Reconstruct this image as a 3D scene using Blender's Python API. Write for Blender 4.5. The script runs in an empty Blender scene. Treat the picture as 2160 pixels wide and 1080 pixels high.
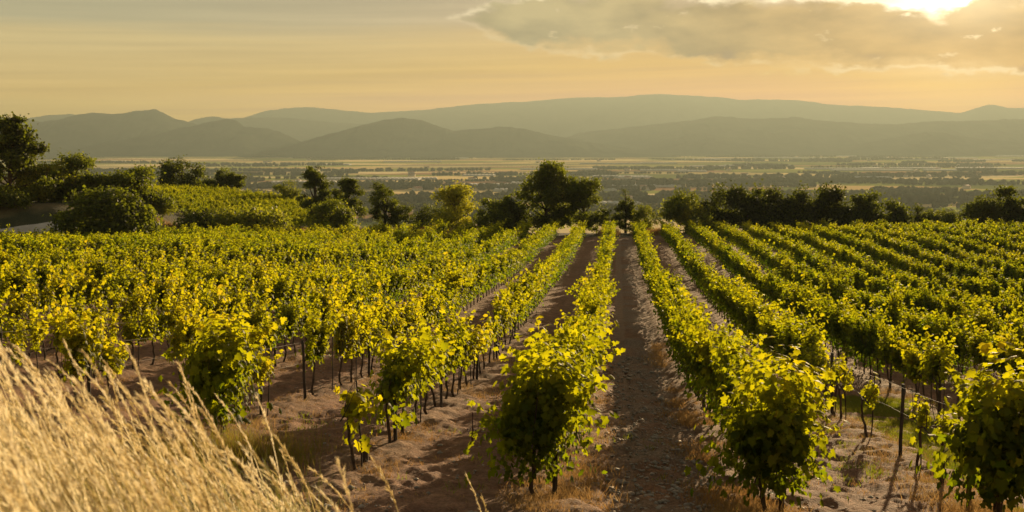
import bpy, math, random
import numpy as np
from mathutils import Vector

sc = bpy.context.scene
COL = sc.collection
PI = math.pi

# ------------------------------------------------------------------ camera
F = 2400.0                                   # focal length in pixels of a 2160 px wide picture
PITCH = math.atan(245 / F)
THETA = math.atan(224 / F * math.cos(PITCH)) # direction of the vine rows, right of the view axis
cam_d = bpy.data.cameras.new('camera')
cam = bpy.data.objects.new('camera', cam_d)
COL.objects.link(cam)
cam_d.sensor_width = 36.0
cam_d.lens = 36.0 * F / 2160
cam_d.clip_start = 0.1
cam_d.clip_end = 80000
cam.location = (0, 0, 0)
cam.rotation_euler = (PI / 2 - PITCH, 0, 0)
cam_d.dof.use_dof = True
cam_d.dof.focus_distance = 19.0
cam_d.dof.aperture_fstop = 3.6
sc.camera = cam

# ------------------------------------------------------------------ exposure
sc.view_settings.view_transform = 'Standard'
sc.view_settings.look = 'None'
sc.view_settings.gamma = 1
EXPO = 1.5
sc.view_settings.exposure = EXPO
sc.cycles.use_denoising = True
sc.cycles.max_bounces = 6
sc.cycles.diffuse_bounces = 3
sc.cycles.transmission_bounces = 3
sc.cycles.volume_bounces = 0
sc.cycles.sample_clamp_indirect = 8

# ------------------------------------------------------------------ sun
SUN_AZ = math.radians(21.5)    # right of +Y
SUN_EL = math.radians(7.5)
sd = bpy.data.lights.new('sun', 'SUN')
sd.energy = 5.0
sd.angle = math.radians(0.5)
sd.color = (1.0, 0.73, 0.40)
sun = bpy.data.objects.new('sun', sd)
COL.objects.link(sun)
SDIR = Vector((math.sin(SUN_AZ) * math.cos(SUN_EL), math.cos(SUN_AZ) * math.cos(SUN_EL), math.sin(SUN_EL)))
sun.rotation_euler = SDIR.to_track_quat('Z', 'Y').to_euler()
sun.location = (40, 60, 60)


# ------------------------------------------------------------------ node helper
class NT:
    def __init__(s, tree):
        s.t = tree; s.n = tree.nodes; s.l = tree.links

    def new(s, typ, **kw):
        n = s.n.new(typ)
        for k, v in kw.items():
            setattr(n, k, v)
        return n

    def put(s, sock, v):
        if v is None:
            return
        if hasattr(v, 'is_output') or isinstance(v, bpy.types.NodeSocket):
            s.l.new(v, sock)
        elif isinstance(v, (tuple, list)) and sock.type == 'RGBA' and len(v) == 3:
            sock.default_value = (*v, 1)
        else:
            sock.default_value = v

    def m(s, op, a, b=None, c=None, clamp=False):
        n = s.new('ShaderNodeMath', operation=op, use_clamp=clamp)
        s.put(n.inputs[0], a); s.put(n.inputs[1], b)
        if c is not None: s.put(n.inputs[2], c)
        return n.outputs[0]

    def mr(s, v, a, b, c=0.0, d=1.0, smooth=False):
        n = s.new('ShaderNodeMapRange')
        if smooth: n.interpolation_type = 'SMOOTHSTEP'
        s.put(n.inputs['Value'], v)
        for k, x in zip(('From Min', 'From Max', 'To Min', 'To Max'), (a, b, c, d)):
            s.put(n.inputs[k], x)
        return n.outputs['Result']

    def mix(s, f, a, b, blend='MIX'):
        n = s.new('ShaderNodeMix', data_type='RGBA', blend_type=blend)
        s.put(n.inputs[0], f); s.put(n.inputs[6], a); s.put(n.inputs[7], b)
        return n.outputs[2]

    def ramp(s, v, stops, interp='LINEAR'):
        n = s.new('ShaderNodeValToRGB')
        cr = n.color_ramp; cr.interpolation = interp
        while len(cr.elements) < len(stops): cr.elements.new(0.5)
        for e, (p, c) in zip(cr.elements, stops):
            e.position = p; e.color = (*c, 1)
        s.put(n.inputs[0], v)
        return n.outputs[0]

    def noise(s, vec, scale, detail=4, rough=0.55, out='Fac', **kw):
        n = s.new('ShaderNodeTexNoise')
        s.put(n.inputs['Vector'], vec); n.inputs['Scale'].default_value = scale
        n.inputs['Detail'].default_value = detail; n.inputs['Roughness'].default_value = rough
        for k, v in kw.items(): n.inputs[k].default_value = v
        return n.outputs[out]

    def xyz(s, x, y, z):
        n = s.new('ShaderNodeCombineXYZ')
        s.put(n.inputs[0], x); s.put(n.inputs[1], y); s.put(n.inputs[2], z)
        return n.outputs[0]

    def sep(s, v):
        n = s.new('ShaderNodeSeparateXYZ'); s.put(n.inputs[0], v)
        return n.outputs[0], n.outputs[1], n.outputs[2]


def srgb(r, g, b, k=1.0):
    f = lambda c: ((c / 255 + 0.055) / 1.055) ** 2.4 if c > 10 else c / 255 / 12.92
    return (f(r) * k, f(g) * k, f(b) * k)


# ------------------------------------------------------------------ world
W = bpy.data.worlds.new('World'); sc.world = W; W.use_nodes = True
w = NT(W.node_tree); w.n.clear()
SKYSTR = 0.1
HAZE_D = 1.3e-4     # density of the air
HAZE_TOP = 590.0
K = 1.0 / SKYSTR / 2 ** EXPO
tc = w.new('ShaderNodeTexCoord').outputs['Generated']
dx, dy, dz = w.sep(tc)
hyp = w.m('SQRT', w.m('ADD', w.m('MULTIPLY', dx, dx), w.m('MULTIPLY', dy, dy)))
az = w.m('ARCTAN2', dx, dy)
u = w.m('MULTIPLY', az, F * 1.03)                      # azimuth in units of 1/2472 rad
v = w.m('MULTIPLY', w.m('DIVIDE', dz, hyp), F)         # height above the horizon in the same units
# angle to the sun
dot = w.new('ShaderNodeVectorMath', operation='DOT_PRODUCT')
w.l.new(tc, dot.inputs[0]); dot.inputs[1].default_value = SDIR
ang = w.m('MULTIPLY', w.m('ARCCOSINE', w.m('MINIMUM', dot.outputs['Value'], 0.999999)), 180 / PI)
# clear sky by elevation
vv = w.m('ADD', v, w.m('MULTIPLY', w.m('SUBTRACT', w.noise(w.xyz(w.m('DIVIDE', u, 900), w.m('DIVIDE', v, 60), 3.1), 1.0, 3), 0.5), 60))
left = w.ramp(w.mr(vv, -20, 380), [(0.0, srgb(206, 182, 118)), (0.3, srgb(204, 178, 120)), (0.56, srgb(203, 184, 134)), (0.64, srgb(186, 176, 138)), (1.0, srgb(168, 164, 134))])
right = w.ramp(w.mr(vv, -20, 380), [(0.0, srgb(227, 187, 112)), (0.3, srgb(227, 186, 112)), (0.56, srgb(228, 192, 130)), (0.66, srgb(218, 190, 150)), (1.0, srgb(205, 185, 150))])
clear = w.mix(w.mr(u, -1050, 900, smooth=True), left, right)
# fine streaks
st = w.noise(w.xyz(w.m('DIVIDE', u, 700), w.m('DIVIDE', w.m('ADD', v, w.m('MULTIPLY', u, -0.02)), 16), 0.0), 1.0, 4)
clear = w.mix(1.0, clear, w.mix(w.mr(st, 0.35, 0.68), (0.94, 0.94, 0.95), (1.06, 1.055, 1.04)), 'MULTIPLY')
# the cloud bank: bottom and top edge heights against azimuth
def curve(x, pts):
    n = w.new('ShaderNodeFloatCurve')
    c = n.mapping.curves[0]
    lo, hi = -600.0, 2400.0
    while len(c.points) < len(pts): c.points.new(0.5, 0.5)
    for p, (a, b) in zip(c.points, pts):
        p.location = ((a - lo) / (hi - lo), b / 500.0); p.handle_type = 'AUTO'
    n.mapping.update()
    w.l.new(w.mr(x, lo, hi), n.inputs['Value'])
    return w.m('MULTIPLY', n.outputs[0], 500.0)
vb = curve(u, [(-600, 320), (-110, 240), (-40, 208), (60, 188), (300, 176), (420, 160), (620, 142), (820, 132), (1080, 122), (1500, 120), (2400, 100)])
vt = curve(u, [(-600, 160), (-110, 258), (-20, 290), (150, 312), (340, 304), (480, 284), (540, 280), (600, 292), (700, 276), (800, 264), (900, 262), (960, 284), (1080, 282), (1500, 330), (2400, 330)])
nz1 = w.noise(w.xyz(w.m('DIVIDE', u, 110), w.m('DIVIDE', v, 52), 1.7), 1.0, 6, 0.62)
nz2 = w.noise(w.xyz(w.m('DIVIDE', u, 260), w.m('DIVIDE', v, 80), 9.3), 1.0, 5, 0.6)
nz3 = w.noise(w.xyz(w.m('DIVIDE', u, 34), w.m('DIVIDE', v, 19), 4.4), 1.0, 4, 0.6)
wob = w.m('ADD', w.m('MULTIPLY', w.m('SUBTRACT', nz3, 0.5), 26), w.m('ADD', w.m('MULTIPLY', w.m('SUBTRACT', nz1, 0.5), 90), w.m('MULTIPLY', w.m('SUBTRACT', nz2, 0.5), 50)))
db = w.m('ADD', w.m('SUBTRACT', v, vb), wob)
dt = w.m('ADD', w.m('SUBTRACT', vt, v), w.m('MULTIPLY', wob, 0.6))
de = w.m('MINIMUM', db, dt)
# small holes
hol = w.mr(w.noise(w.xyz(w.m('DIVIDE', u, 75), w.m('DIVIDE', v, 34), 5.5), 1.0, 5, 0.6), 0.62, 0.70)
sof = w.mr(w.noise(w.xyz(w.m('DIVIDE', u, 150), w.m('DIVIDE', v, 70), 7.7), 1.0, 3), 0.38, 0.66, 0, 38)
cmask = w.mr(de, w.mr(w.m('SUBTRACT', db, dt), -20, 20, -5, -1), w.m('ADD', sof, w.mr(w.m('SUBTRACT', db, dt), -20, 20, 15, 7)), smooth=True)
cmask = w.m('MULTIPLY', cmask, w.m('SUBTRACT', 1.0, w.m('MULTIPLY', hol, 0.55)))
body = w.mix(w.mr(u, 0, 950, smooth=True), srgb(186, 172, 130), srgb(206, 174, 118))
bn = w.noise(w.xyz(w.m('DIVIDE', u, 170), w.m('DIVIDE', v, 60), 2.2), 1.0, 5)
body = w.mix(1.0, body, w.mix(w.mr(bn, 0.35, 0.65), (0.84, 0.85, 0.88), (1.2, 1.17, 1.12)), 'MULTIPLY')
rim = w.m('MULTIPLY', w.mr(w.m('ABSOLUTE', w.m('SUBTRACT', de, 4)), 0, 11, 1, 0, smooth=True), w.mr(ang, 2, 26, 1.0, 0.5))
tuft = w.mr(w.noise(w.xyz(w.m('DIVIDE', u, 90), w.m('DIVIDE', v, 40), 12.1), 1.0, 4), 0.42, 0.60, 0.2, 1.3)
topside = w.mr(w.m('SUBTRACT', db, dt), -20, 20, 0.30, 1.0)
rimw = w.m('MAXIMUM', w.m('MULTIPLY', w.m('MULTIPLY', rim, topside), tuft), w.m('MULTIPLY', w.m('MULTIPLY', hol, cmask), 0.5))
skyc = w.mix(cmask, clear, body)
skyc = w.mix(rimw, skyc, srgb(255, 236, 190))
# aureole of the sun: strong core above the cloud, weaker through it
thin = w.m('SUBTRACT', 1.0, w.m('MULTIPLY', cmask, 0.84))
g1 = w.m('MULTIPLY', w.m('MULTIPLY', w.m('EXPONENT', w.m('DIVIDE', ang, -2.5)), w.mr(v, 165, 262, 0.9, 3.6, smooth=True)), thin)
g2 = w.m('MULTIPLY', w.m('EXPONENT', w.m('DIVIDE', ang, -2.4)), 0.16)
g3 = w.m('MULTIPLY', w.m('EXPONENT', w.m('DIVIDE', ang, -9.0)), 0.035)
glow = w.mix(1.0, (1.0, 0.88, 0.60), w.xyz(g1, g1, g1), 'MULTIPLY')
glow2 = w.mix(1.0, (1.0, 0.76, 0.38), w.xyz(w.m('ADD', g2, g3), w.m('ADD', g2, g3), w.m('ADD', g2, g3)), 'MULTIPLY')
skyc = w.mix(1.0, w.mix(1.0, skyc, glow, 'ADD'), glow2, 'ADD')
for nd in w.n:
    if nd.type == 'MIX': nd.clamp_result = False; nd.clamp_factor = True
# the radiance beyond the haze box that arrives as skyc once the haze has dimmed it and added its own light
pathl = w.m('MINIMUM', w.m('DIVIDE', HAZE_TOP * F, w.m('MAXIMUM', v, 20)), 17500)
TT = w.m('EXPONENT', w.m('MULTIPLY', pathl, -HAZE_D))
glowA = w.mix(w.mr(u, -1050, 1050), (0.494, 0.44, 0.238), (0.80, 0.70, 0.372))
oneT = w.m('SUBTRACT', 1.0, TT)
oneQ = w.m('MULTIPLY', oneT, w.m('SUBTRACT', 1.0, w.m('MULTIPLY', oneT, 0.28)))
skyc = w.mix(1.0, skyc, w.mix(1.0, glowA, w.xyz(oneQ, oneQ, oneQ), 'MULTIPLY'), 'SUBTRACT')
skyc = w.mix(1.0, skyc, (0.02, 0.02, 0.02), 'LIGHTEN')
iT = w.m('DIVIDE', 1.0, TT)
skyc = w.mix(1.0, skyc, w.xyz(iT, iT, iT), 'MULTIPLY')
skyk = w.mix(1.0, skyc, (K, K, K), 'MULTIPLY')
for nd in w.n:
    if nd.type == 'MIX': nd.clamp_result = False
nish = w.new('ShaderNodeTexSky', sky_type='NISHITA')
nish.sun_disc = False; nish.sun_elevation = SUN_EL; nish.sun_rotation = SUN_AZ
nish.air_density = 1.2; nish.dust_density = 3.0; nish.ozone_density = 1.0
warmn = w.mix(1.0, nish.outputs[0], (0.92, 0.72, 0.52), 'MULTIPLY')
allsky = w.mix(w.mr(v, 400, 1300, smooth=True), skyk, warmn)
bg = w.new('ShaderNodeBackground'); bg.inputs['Strength'].default_value = SKYSTR
w.l.new(allsky, bg.inputs['Color'])
wo = w.new('ShaderNodeOutputWorld'); w.l.new(bg.outputs[0], wo.inputs['Surface'])

# ------------------------------------------------------------------ numeric helpers
def hash2(ix, iy, seed):
    h = (ix.astype(np.int64) * 374761393 + iy.astype(np.int64) * 668265263 + seed * 974634777) & 0xffffffff
    h = ((h ^ (h >> 13)) * 1274126177) & 0xffffffff
    return ((h ^ (h >> 16)) & 0xffff) / 65535.0

def vnoise(x, y, seed=0):
    x = np.asarray(x, float); y = np.asarray(y, float)
    ix = np.floor(x); iy = np.floor(y); fx = x - ix; fy = y - iy
    fx = fx * fx * (3 - 2 * fx); fy = fy * fy * (3 - 2 * fy)
    a = hash2(ix, iy, seed); b = hash2(ix + 1, iy, seed); c = hash2(ix, iy + 1, seed); d = hash2(ix + 1, iy + 1, seed)
    return (a * (1 - fx) + b * fx) * (1 - fy) + (c * (1 - fx) + d * fx) * fy

def fbm(x, y, octv=4, seed=0, gain=0.5):
    s = 0; a = 1; t = 0
    for o in range(octv):
        s = s + a * (vnoise(x * 2 ** o, y * 2 ** o, seed + o * 17) - 0.5); t += a; a *= gain
    return s / t * 2

def S(x, a, b):
    t = np.clip((np.asarray(x, float) - a) / (b - a), 0, 1)
    return t * t * (3 - 2 * t)

HY = np.array([-60, -5, 0, 4, 8, 12.5, 14.5, 16, 18.5, 21.5, 25, 32, 45, 60, 80, 105, 130, 160, 400])
HH = np.array([1.0, 1.5, 1.62, 2.4, 3.3, 4.08, 4.3, 4.48, 4.78, 5.1, 5.6, 6.1, 6.75, 7.45, 8.2, 9.0, 9.8, 10.6, 16])
VAL = -100.0
def ground_z(x, y):
    x = np.asarray(x, float); y = np.asarray(y, float)
    # smoothed base profile
    h = (np.interp(y, HY, HH) * 2 + np.interp(y - 1.2 - 0.03 * abs(y), HY, HH) + np.interp(y + 1.2 + 0.03 * abs(y), HY, HH)) / 4
    z = -h - np.clip(0.045 * x, -1.0, 0.9) * S(y, 8, 14) * (1 - S(y, 50, 90))
    z = z + 0.85 * S(-x, -1.2, 2.2) * (1 - S(y, 4.5, 9.0))          # grass bank at the photographer's left
    A = np.interp(x, [-90, -60, -46, -36, -25, -15, -5], [6.8, 4.8, 3.4, 2.7, 1.3, 0.3, 0.0])
    hill = A * S(y, 104, 150)
    bank = 3.3 * S(-x, 29, 40) * S(y, 86, 99)
    z = z + np.maximum(hill, bank)
    ys = 112 + 42 * S(-x, 12, 28)
    t = np.maximum(0, y - ys)
    z = z - 0.30 * t * t / (t + 25)
    z = z + fbm(x / 9, y / 9, 3, 5) * 0.10 * S(y, 20, 60)
    return np.maximum(z, VAL - 3)

CP, SP = math.cos(PITCH), math.sin(PITCH)
def at(px, d):
    """world x of picture column px (2160 px wide) at distance d in front of the camera"""
    return (px - 1080) / F * d

def row_pt(k, s):
    X = (k - 0.30) * 2.5
    return X * math.cos(THETA) + s * math.sin(THETA), -X * math.sin(THETA) + s * math.cos(THETA)

def mesh_np(name, V, faces, mats=(), midx=None, attrs=None, smooth=False):
    """V (n,3); faces: list of (m,k) int arrays"""
    me = bpy.data.meshes.new(name)
    V = np.asarray(V, np.float32)
    faces = [np.asarray(f, np.int32) for f in faces if len(f)]
    nl = sum(f.size for f in faces); nf = sum(len(f) for f in faces)
    me.vertices.add(len(V)); me.vertices.foreach_set('co', V.ravel())
    me.loops.add(nl); me.polygons.add(nf)
    me.loops.foreach_set('vertex_index', np.concatenate([f.ravel() for f in faces]))
    tot = np.concatenate([np.full(len(f), f.shape[1], np.int32) for f in faces])
    st = np.concatenate([[0], np.cumsum(tot)[:-1]]).astype(np.int32)
    me.polygons.foreach_set('loop_start', st); me.polygons.foreach_set('loop_total', tot)
    if midx is not None: me.polygons.foreach_set('material_index', np.asarray(midx, np.int32))
    if smooth: me.polygons.foreach_set('use_smooth', np.ones(nf, bool))
    for m_ in mats: me.materials.append(m_)
    for an, (dom, arr) in (attrs or {}).items():
        a = me.attributes.new(an, 'FLOAT', dom); a.data.foreach_set('value', np.asarray(arr, np.float32))
    me.update(calc_edges=True)
    return me

def link(name, me, parent=None, loc=(0, 0, 0), rot=(0, 0, 0), label=None, cat=None, group=None, kind=None):
    o = bpy.data.objects.new(name, me); COL.objects.link(o)
    o.location = loc; o.rotation_euler = rot
    if parent is not None: o.parent = parent
    if label: o['label'] = label
    if cat: o['category'] = cat
    if group: o['group'] = group
    if kind: o['kind'] = kind
    return o

def tube(pts, rad, sides=6, cap=True):
    pts = np.asarray(pts, float); n = len(pts); rad = np.broadcast_to(rad, n)
    tg = np.gradient(pts, axis=0); tg /= np.linalg.norm(tg, axis=1)[:, None] + 1e-9
    ref = np.array([1.0, 0.1, 0.05]) if abs(tg[:, 0]).mean() < 0.8 else np.array([0.05, 1.0, 0.1])
    a = np.cross(tg, ref); a /= np.linalg.norm(a, axis=1)[:, None] + 1e-9
    b = np.cross(tg, a)
    th = np.arange(sides) * 2 * PI / sides
    V = pts[:, None] + rad[:, None, None] * (np.cos(th)[None, :, None] * a[:, None] + np.sin(th)[None, :, None] * b[:, None])
    V = V.reshape(-1, 3)
    i = np.arange(n - 1)[:, None] * sides; j = np.arange(sides)[None, :]; j2 = (j + 1) % sides
    Q = np.stack([i + j, i + j2, i + sides + j2, i + sides + j], -1).reshape(-1, 4)
    if cap:
        V = np.vstack([V, pts[-1:]]); c = len(V) - 1
        jj = np.arange(sides)
        T = np.stack([(n - 1) * sides + jj, (n - 1) * sides + (jj + 1) % sides, np.full(sides, c)], -1)
        return V, Q, T
    return V, Q, np.zeros((0, 3), int)

class Acc:
    def __init__(s): s.V = []; s.Q = []; s.T = []; s.P = {}; s.n = 0
    def add(s, V, Q=None, T=None, **P):
        if Q is not None and len(Q): s.Q.append(np.asarray(Q) + s.n)
        if T is not None and len(T): s.T.append(np.asarray(T) + s.n)
        s.V.append(np.asarray(V, float)); s.n += len(V)
    def get(s):
        f = []
        if s.Q: f.append(np.concatenate(s.Q))
        if s.T: f.append(np.concatenate(s.T))
        return np.concatenate(s.V), f

# ------------------------------------------------------------------ leaf templates (unit size, stalk at the origin, leaf along +Y, face +Z)
def grape_leaf():
    a = [(0.0, 0.0), (0.30, -0.12), (0.50, 0.20), (0.34, 0.34), (0.56, 0.62), (0.27, 0.62), (0.0, 1.0), (-0.27, 0.62), (-0.56, 0.62), (-0.34, 0.34), (-0.50, 0.20), (-0.30, -0.12)]
    V = [(x, y, -0.22 * abs(x) - 0.10 * y * y) for x, y in a] + [(0, 0.38, 0.06)]
    n = len(a)
    T = [(i, (i + 1) % n, n) for i in range(n)]
    return np.array(V, float), np.array(T), 3
def mid_leaf():
    V = [(0, 0, 0.05), (0.48, 0.15, -0.12), (0.42, 0.72, -0.12), (0, 1.0, 0), (-0.42, 0.72, -0.12), (-0.48, 0.15, -0.12)]
    return np.array(V, float), np.array([(0, 1, 2, 3), (0, 3, 4, 5)]), 4
def low_leaf():
    V = [(0, 0, 0), (0.48, 0.5, -0.08), (0, 1.0, 0), (-0.48, 0.42, -0.08)]
    return np.array(V, float), np.array([(0, 1, 2, 3)]), 4
LEAF = {'hi': grape_leaf(), 'mid': mid_leaf(), 'low': low_leaf()}

def stamp(tmpl, C, N, size, rng, up=None):
    """copies of a template at points C, its face normal along N, random spin about it (or hanging)"""
    V, Fc, k = LEAF[tmpl] if isinstance(tmpl, str) else tmpl
    C = np.asarray(C, float); n = len(C)
    N = N / (np.linalg.norm(N, axis=1)[:, None] + 1e-9)
    R = rng.normal(size=(n, 3))
    if up is not None: R = R * up[1] + np.array(up[0])
    Yd = R - (R * N).sum(1)[:, None] * N; Yd /= np.linalg.norm(Yd, axis=1)[:, None] + 1e-9
    Xd = np.cross(Yd, N)
    size = np.broadcast_to(size, n)[:, None, None]
    P = C[:, None] + size * (V[None, :, 0:1] * Xd[:, None] + V[None, :, 1:2] * Yd[:, None] + V[None, :, 2:3] * N[:, None])
    Fo = (Fc[None] + (np.arange(n) * len(V))[:, None, None]).reshape(-1, k)
    return P.reshape(-1, 3), Fo, len(Fc)

# ------------------------------------------------------------------ materials
def newmat(name):
    m = bpy.data.materials.new(name); m.use_nodes = True
    nt = NT(m.node_tree); nt.n.clear()
    out = nt.new('ShaderNodeOutputMaterial')
    return m, nt, out

def leaf_mat(name, stops, tstops, trans=0.5, rough=0.5, spec=0.35, nscale=0.35):
    m, t, out = newmat(name)
    at_ = t.new('ShaderNodeAttribute', attribute_name='tint').outputs['Fac']
    oi = t.new('ShaderNodeObjectInfo')
    r, g, b = t.sep(oi.outputs['Color'])
    pos = t.new('ShaderNodeNewGeometry').outputs['Position']
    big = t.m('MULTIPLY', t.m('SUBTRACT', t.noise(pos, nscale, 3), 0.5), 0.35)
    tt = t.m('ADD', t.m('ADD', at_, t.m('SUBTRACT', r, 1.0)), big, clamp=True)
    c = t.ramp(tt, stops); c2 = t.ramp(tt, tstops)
    p = t.new('ShaderNodeBsdfPrincipled')
    t.put(p.inputs['Base Color'], c); p.inputs['Roughness'].default_value = rough
    p.inputs['Specular IOR Level'].default_value = spec
    tr = t.new('ShaderNodeBsdfTranslucent'); t.put(tr.inputs['Color'], c2)
    mx = t.new('ShaderNodeMixShader'); mx.inputs[0].default_value = trans
    t.l.new(p.outputs[0], mx.inputs[1]); t.l.new(tr.outputs[0], mx.inputs[2])
    t.l.new(mx.outputs[0], out.inputs[0])
    return m

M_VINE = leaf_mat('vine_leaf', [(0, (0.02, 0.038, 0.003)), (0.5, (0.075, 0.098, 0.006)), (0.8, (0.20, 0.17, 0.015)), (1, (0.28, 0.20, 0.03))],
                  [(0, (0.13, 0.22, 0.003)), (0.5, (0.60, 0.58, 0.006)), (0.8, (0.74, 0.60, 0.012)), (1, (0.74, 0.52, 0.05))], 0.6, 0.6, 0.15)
M_TREE = leaf_mat('tree_leaf', [(0, (0.020, 0.024, 0.007)), (0.5, (0.062, 0.078, 0.014)), (1, (0.20, 0.19, 0.018))],
                  [(0, (0.05, 0.055, 0.006)), (0.5, (0.28, 0.33, 0.015)), (1, (0.70, 0.66, 0.03))], 0.42, 0.6, 0.15, 0.2)
M_GRASS = leaf_mat('golden_grass', [(0, (0.12, 0.11, 0.03)), (0.5, (0.52, 0.42, 0.21)), (1, (0.80, 0.71, 0.48))],
                   [(0, (0.14, 0.15, 0.02)), (0.5, (0.66, 0.52, 0.24)), (1, (0.92, 0.83, 0.58))], 0.5, 0.5, 0.3)
M_WEED = leaf_mat('dry_weed', [(0, (0.05, 0.075, 0.012)), (0.5, (0.19, 0.105, 0.04)), (1, (0.36, 0.23, 0.10))],
                  [(0, (0.32, 0.40, 0.015)), (0.5, (0.36, 0.19, 0.055)), (1, (0.5, 0.34, 0.14))], 0.45, 0.6, 0.2)

def simple_mat(name, c1, c2, scale=20, rough=0.8, spec=0.3, bump=0.3, stretch=(1, 1, 1)):
    m, t, out = newmat(name)
    co = t.new('ShaderNodeTexCoord').outputs['Object']
    mp = t.new('ShaderNodeMapping'); t.l.new(co, mp.inputs[0]); mp.inputs['Scale'].default_value = stretch
    n = t.noise(mp.outputs[0], scale, 5)
    p = t.new('ShaderNodeBsdfPrincipled')
    t.put(p.inputs['Base Color'], t.mix(t.mr(n, 0.3, 0.7), c1, c2))
    p.inputs['Roughness'].default_value = rough; p.inputs['Specular IOR Level'].default_value = spec
    if bump:
        b = t.new('ShaderNodeBump'); b.inputs['Strength'].default_value = bump; b.inputs['Distance'].default_value = 0.02
        t.l.new(n, b.inputs['Height']); t.l.new(b.outputs[0], p.inputs['Normal'])
    t.l.new(p.outputs[0], out.inputs[0])
    return m
M_BARK = simple_mat('vine_bark', (0.035, 0.022, 0.013), (0.12, 0.08, 0.05), 30, 0.9, 0.2, 0.6, (1, 1, 0.25))
M_POST = simple_mat('weathered_wood', (0.03, 0.022, 0.015), (0.09, 0.066, 0.045), 25, 0.85, 0.2, 0.4, (1, 1, 0.15))
M_WIRE = simple_mat('galvanised_wire', (0.14, 0.12, 0.10), (0.22, 0.19, 0.16), 5, 0.7, 0.2, 0)
M_STONE = simple_mat('limestone_pebble', (0.16, 0.12, 0.09), (0.40, 0.34, 0.27), 9, 0.8, 0.3, 0.3)
M_GRAPE = simple_mat('dark_grape', (0.03, 0.008, 0.02), (0.10, 0.015, 0.03), 40, 0.35, 0.5, 0)
M_TBARK = simple_mat('tree_bark', (0.03, 0.022, 0.015), (0.09, 0.065, 0.045), 4, 0.9, 0.2, 0.4, (1, 1, 0.3))

def soil_mat():
    m, t, out = newmat('vineyard_soil')
    pos = t.new('ShaderNodeNewGeometry').outputs['Position']
    x, y, z = t.sep(pos)
    rx = t.m('SUBTRACT', t.m('MULTIPLY', x, math.cos(THETA)), t.m('MULTIPLY', y, math.sin(THETA)))
    ry = t.m('ADD', t.m('MULTIPLY', x, math.sin(THETA)), t.m('MULTIPLY', y, math.cos(THETA)))
    n1 = t.noise(pos, 0.55, 5, 0.6); n2 = t.noise(pos, 4.5, 6, 0.65); n3 = t.noise(pos, 28, 4, 0.7)
    c = t.mix(t.mr(n2, 0.3, 0.7), (0.115, 0.050, 0.026), (0.37, 0.195, 0.11))
    c = t.mix(t.mr(n1, 0.42, 0.62, 0, 0.7), c, (0.19, 0.098, 0.052))
    c = t.mix(1.0, c, t.mix(t.mr(n3, 0.3, 0.7), (0.62, 0.6, 0.58), (1.25, 1.22, 1.2)), 'MULTIPLY')
    # compacted grey gravel in the middle of the lane between the two central rows
    wob = t.m('MULTIPLY', t.m('SUBTRACT', t.noise(pos, 0.8, 3), 0.5), 0.9)
    lane = t.mr(t.m('ABSOLUTE', t.m('ADD', t.m('SUBTRACT', rx, 0.62), wob)), 0.25, 0.62, 1, 0, smooth=True)
    patch = t.mr(t.noise(pos, 0.35, 2), 0.40, 0.56)
    grav = t.mix(t.mr(n3, 0.35, 0.68), (0.11, 0.078, 0.055), (0.33, 0.25, 0.18))
    c = t.mix(t.m('MULTIPLY', t.m('MULTIPLY', lane, patch), 0.75), c, grav)
    # wheel tracks of compacted pale earth
    for tc_ in (0.10, 1.12):
        tk = t.mr(t.m('ABSOLUTE', t.m('SUBTRACT', rx, tc_)), 0.12, 0.26, 1, 0, smooth=True)
        c = t.mix(t.m('MULTIPLY', tk, 0.8), c, t.mix(t.mr(n2, 0.3, 0.7), (0.19, 0.118, 0.076), (0.31, 0.205, 0.135)))
    # straw litter
    lit = t.mr(t.noise(t.xyz(rx, t.m('MULTIPLY', ry, 0.5), z), 17, 6, 0.75), 0.60, 0.70)
    c = t.mix(t.m('MULTIPLY', lit, 0.6), c, (0.42, 0.29, 0.15))
    # dry strip under the vines
    fr = t.m('FRACT', t.m('ADD', t.m('DIVIDE', rx, 2.5), 0.80))
    strip = t.mr(t.m('ABSOLUTE', t.m('SUBTRACT', fr, 0.5)), 0.10, 0.26, 1, 0, smooth=True)
    c = t.mix(t.m('MULTIPLY', t.m('MULTIPLY', strip, t.mr(n2, 0.35, 0.6)), 0.55), c, (0.22, 0.135, 0.06))
    # grassy slope beyond the vineyard
    far = t.mr(t.m('ADD', y, t.m('MULTIPLY', n1, 6)), 106, 112)
    leftb = t.mr(t.m('ADD', t.m('MULTIPLY', x, -1), t.m('MULTIPLY', n1, 3)), 32, 35)
    leftb = t.m('MULTIPLY', leftb, t.mr(y, 82, 86))
    gr = t.mix(t.mr(t.noise(pos, 0.22, 5), 0.42, 0.58), (0.028, 0.032, 0.010), (0.11, 0.085, 0.035))
    c = t.mix(t.m('MAXIMUM', far, leftb), c, gr)
    p = t.new('ShaderNodeBsdfPrincipled'); t.put(p.inputs['Base Color'], c)
    p.inputs['Roughness'].default_value = 0.9; p.inputs['Specular IOR Level'].default_value = 0.25
    b = t.new('ShaderNodeBump'); b.inputs['Strength'].default_value = 0.9; b.inputs['Distance'].default_value = 0.10
    t.l.new(t.m('ADD', t.m('MULTIPLY', n3, 0.5), n2), b.inputs['Height']); t.l.new(b.outputs[0], p.inputs['Normal'])
    t.l.new(p.outputs[0], out.inputs[0])
    return m

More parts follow.
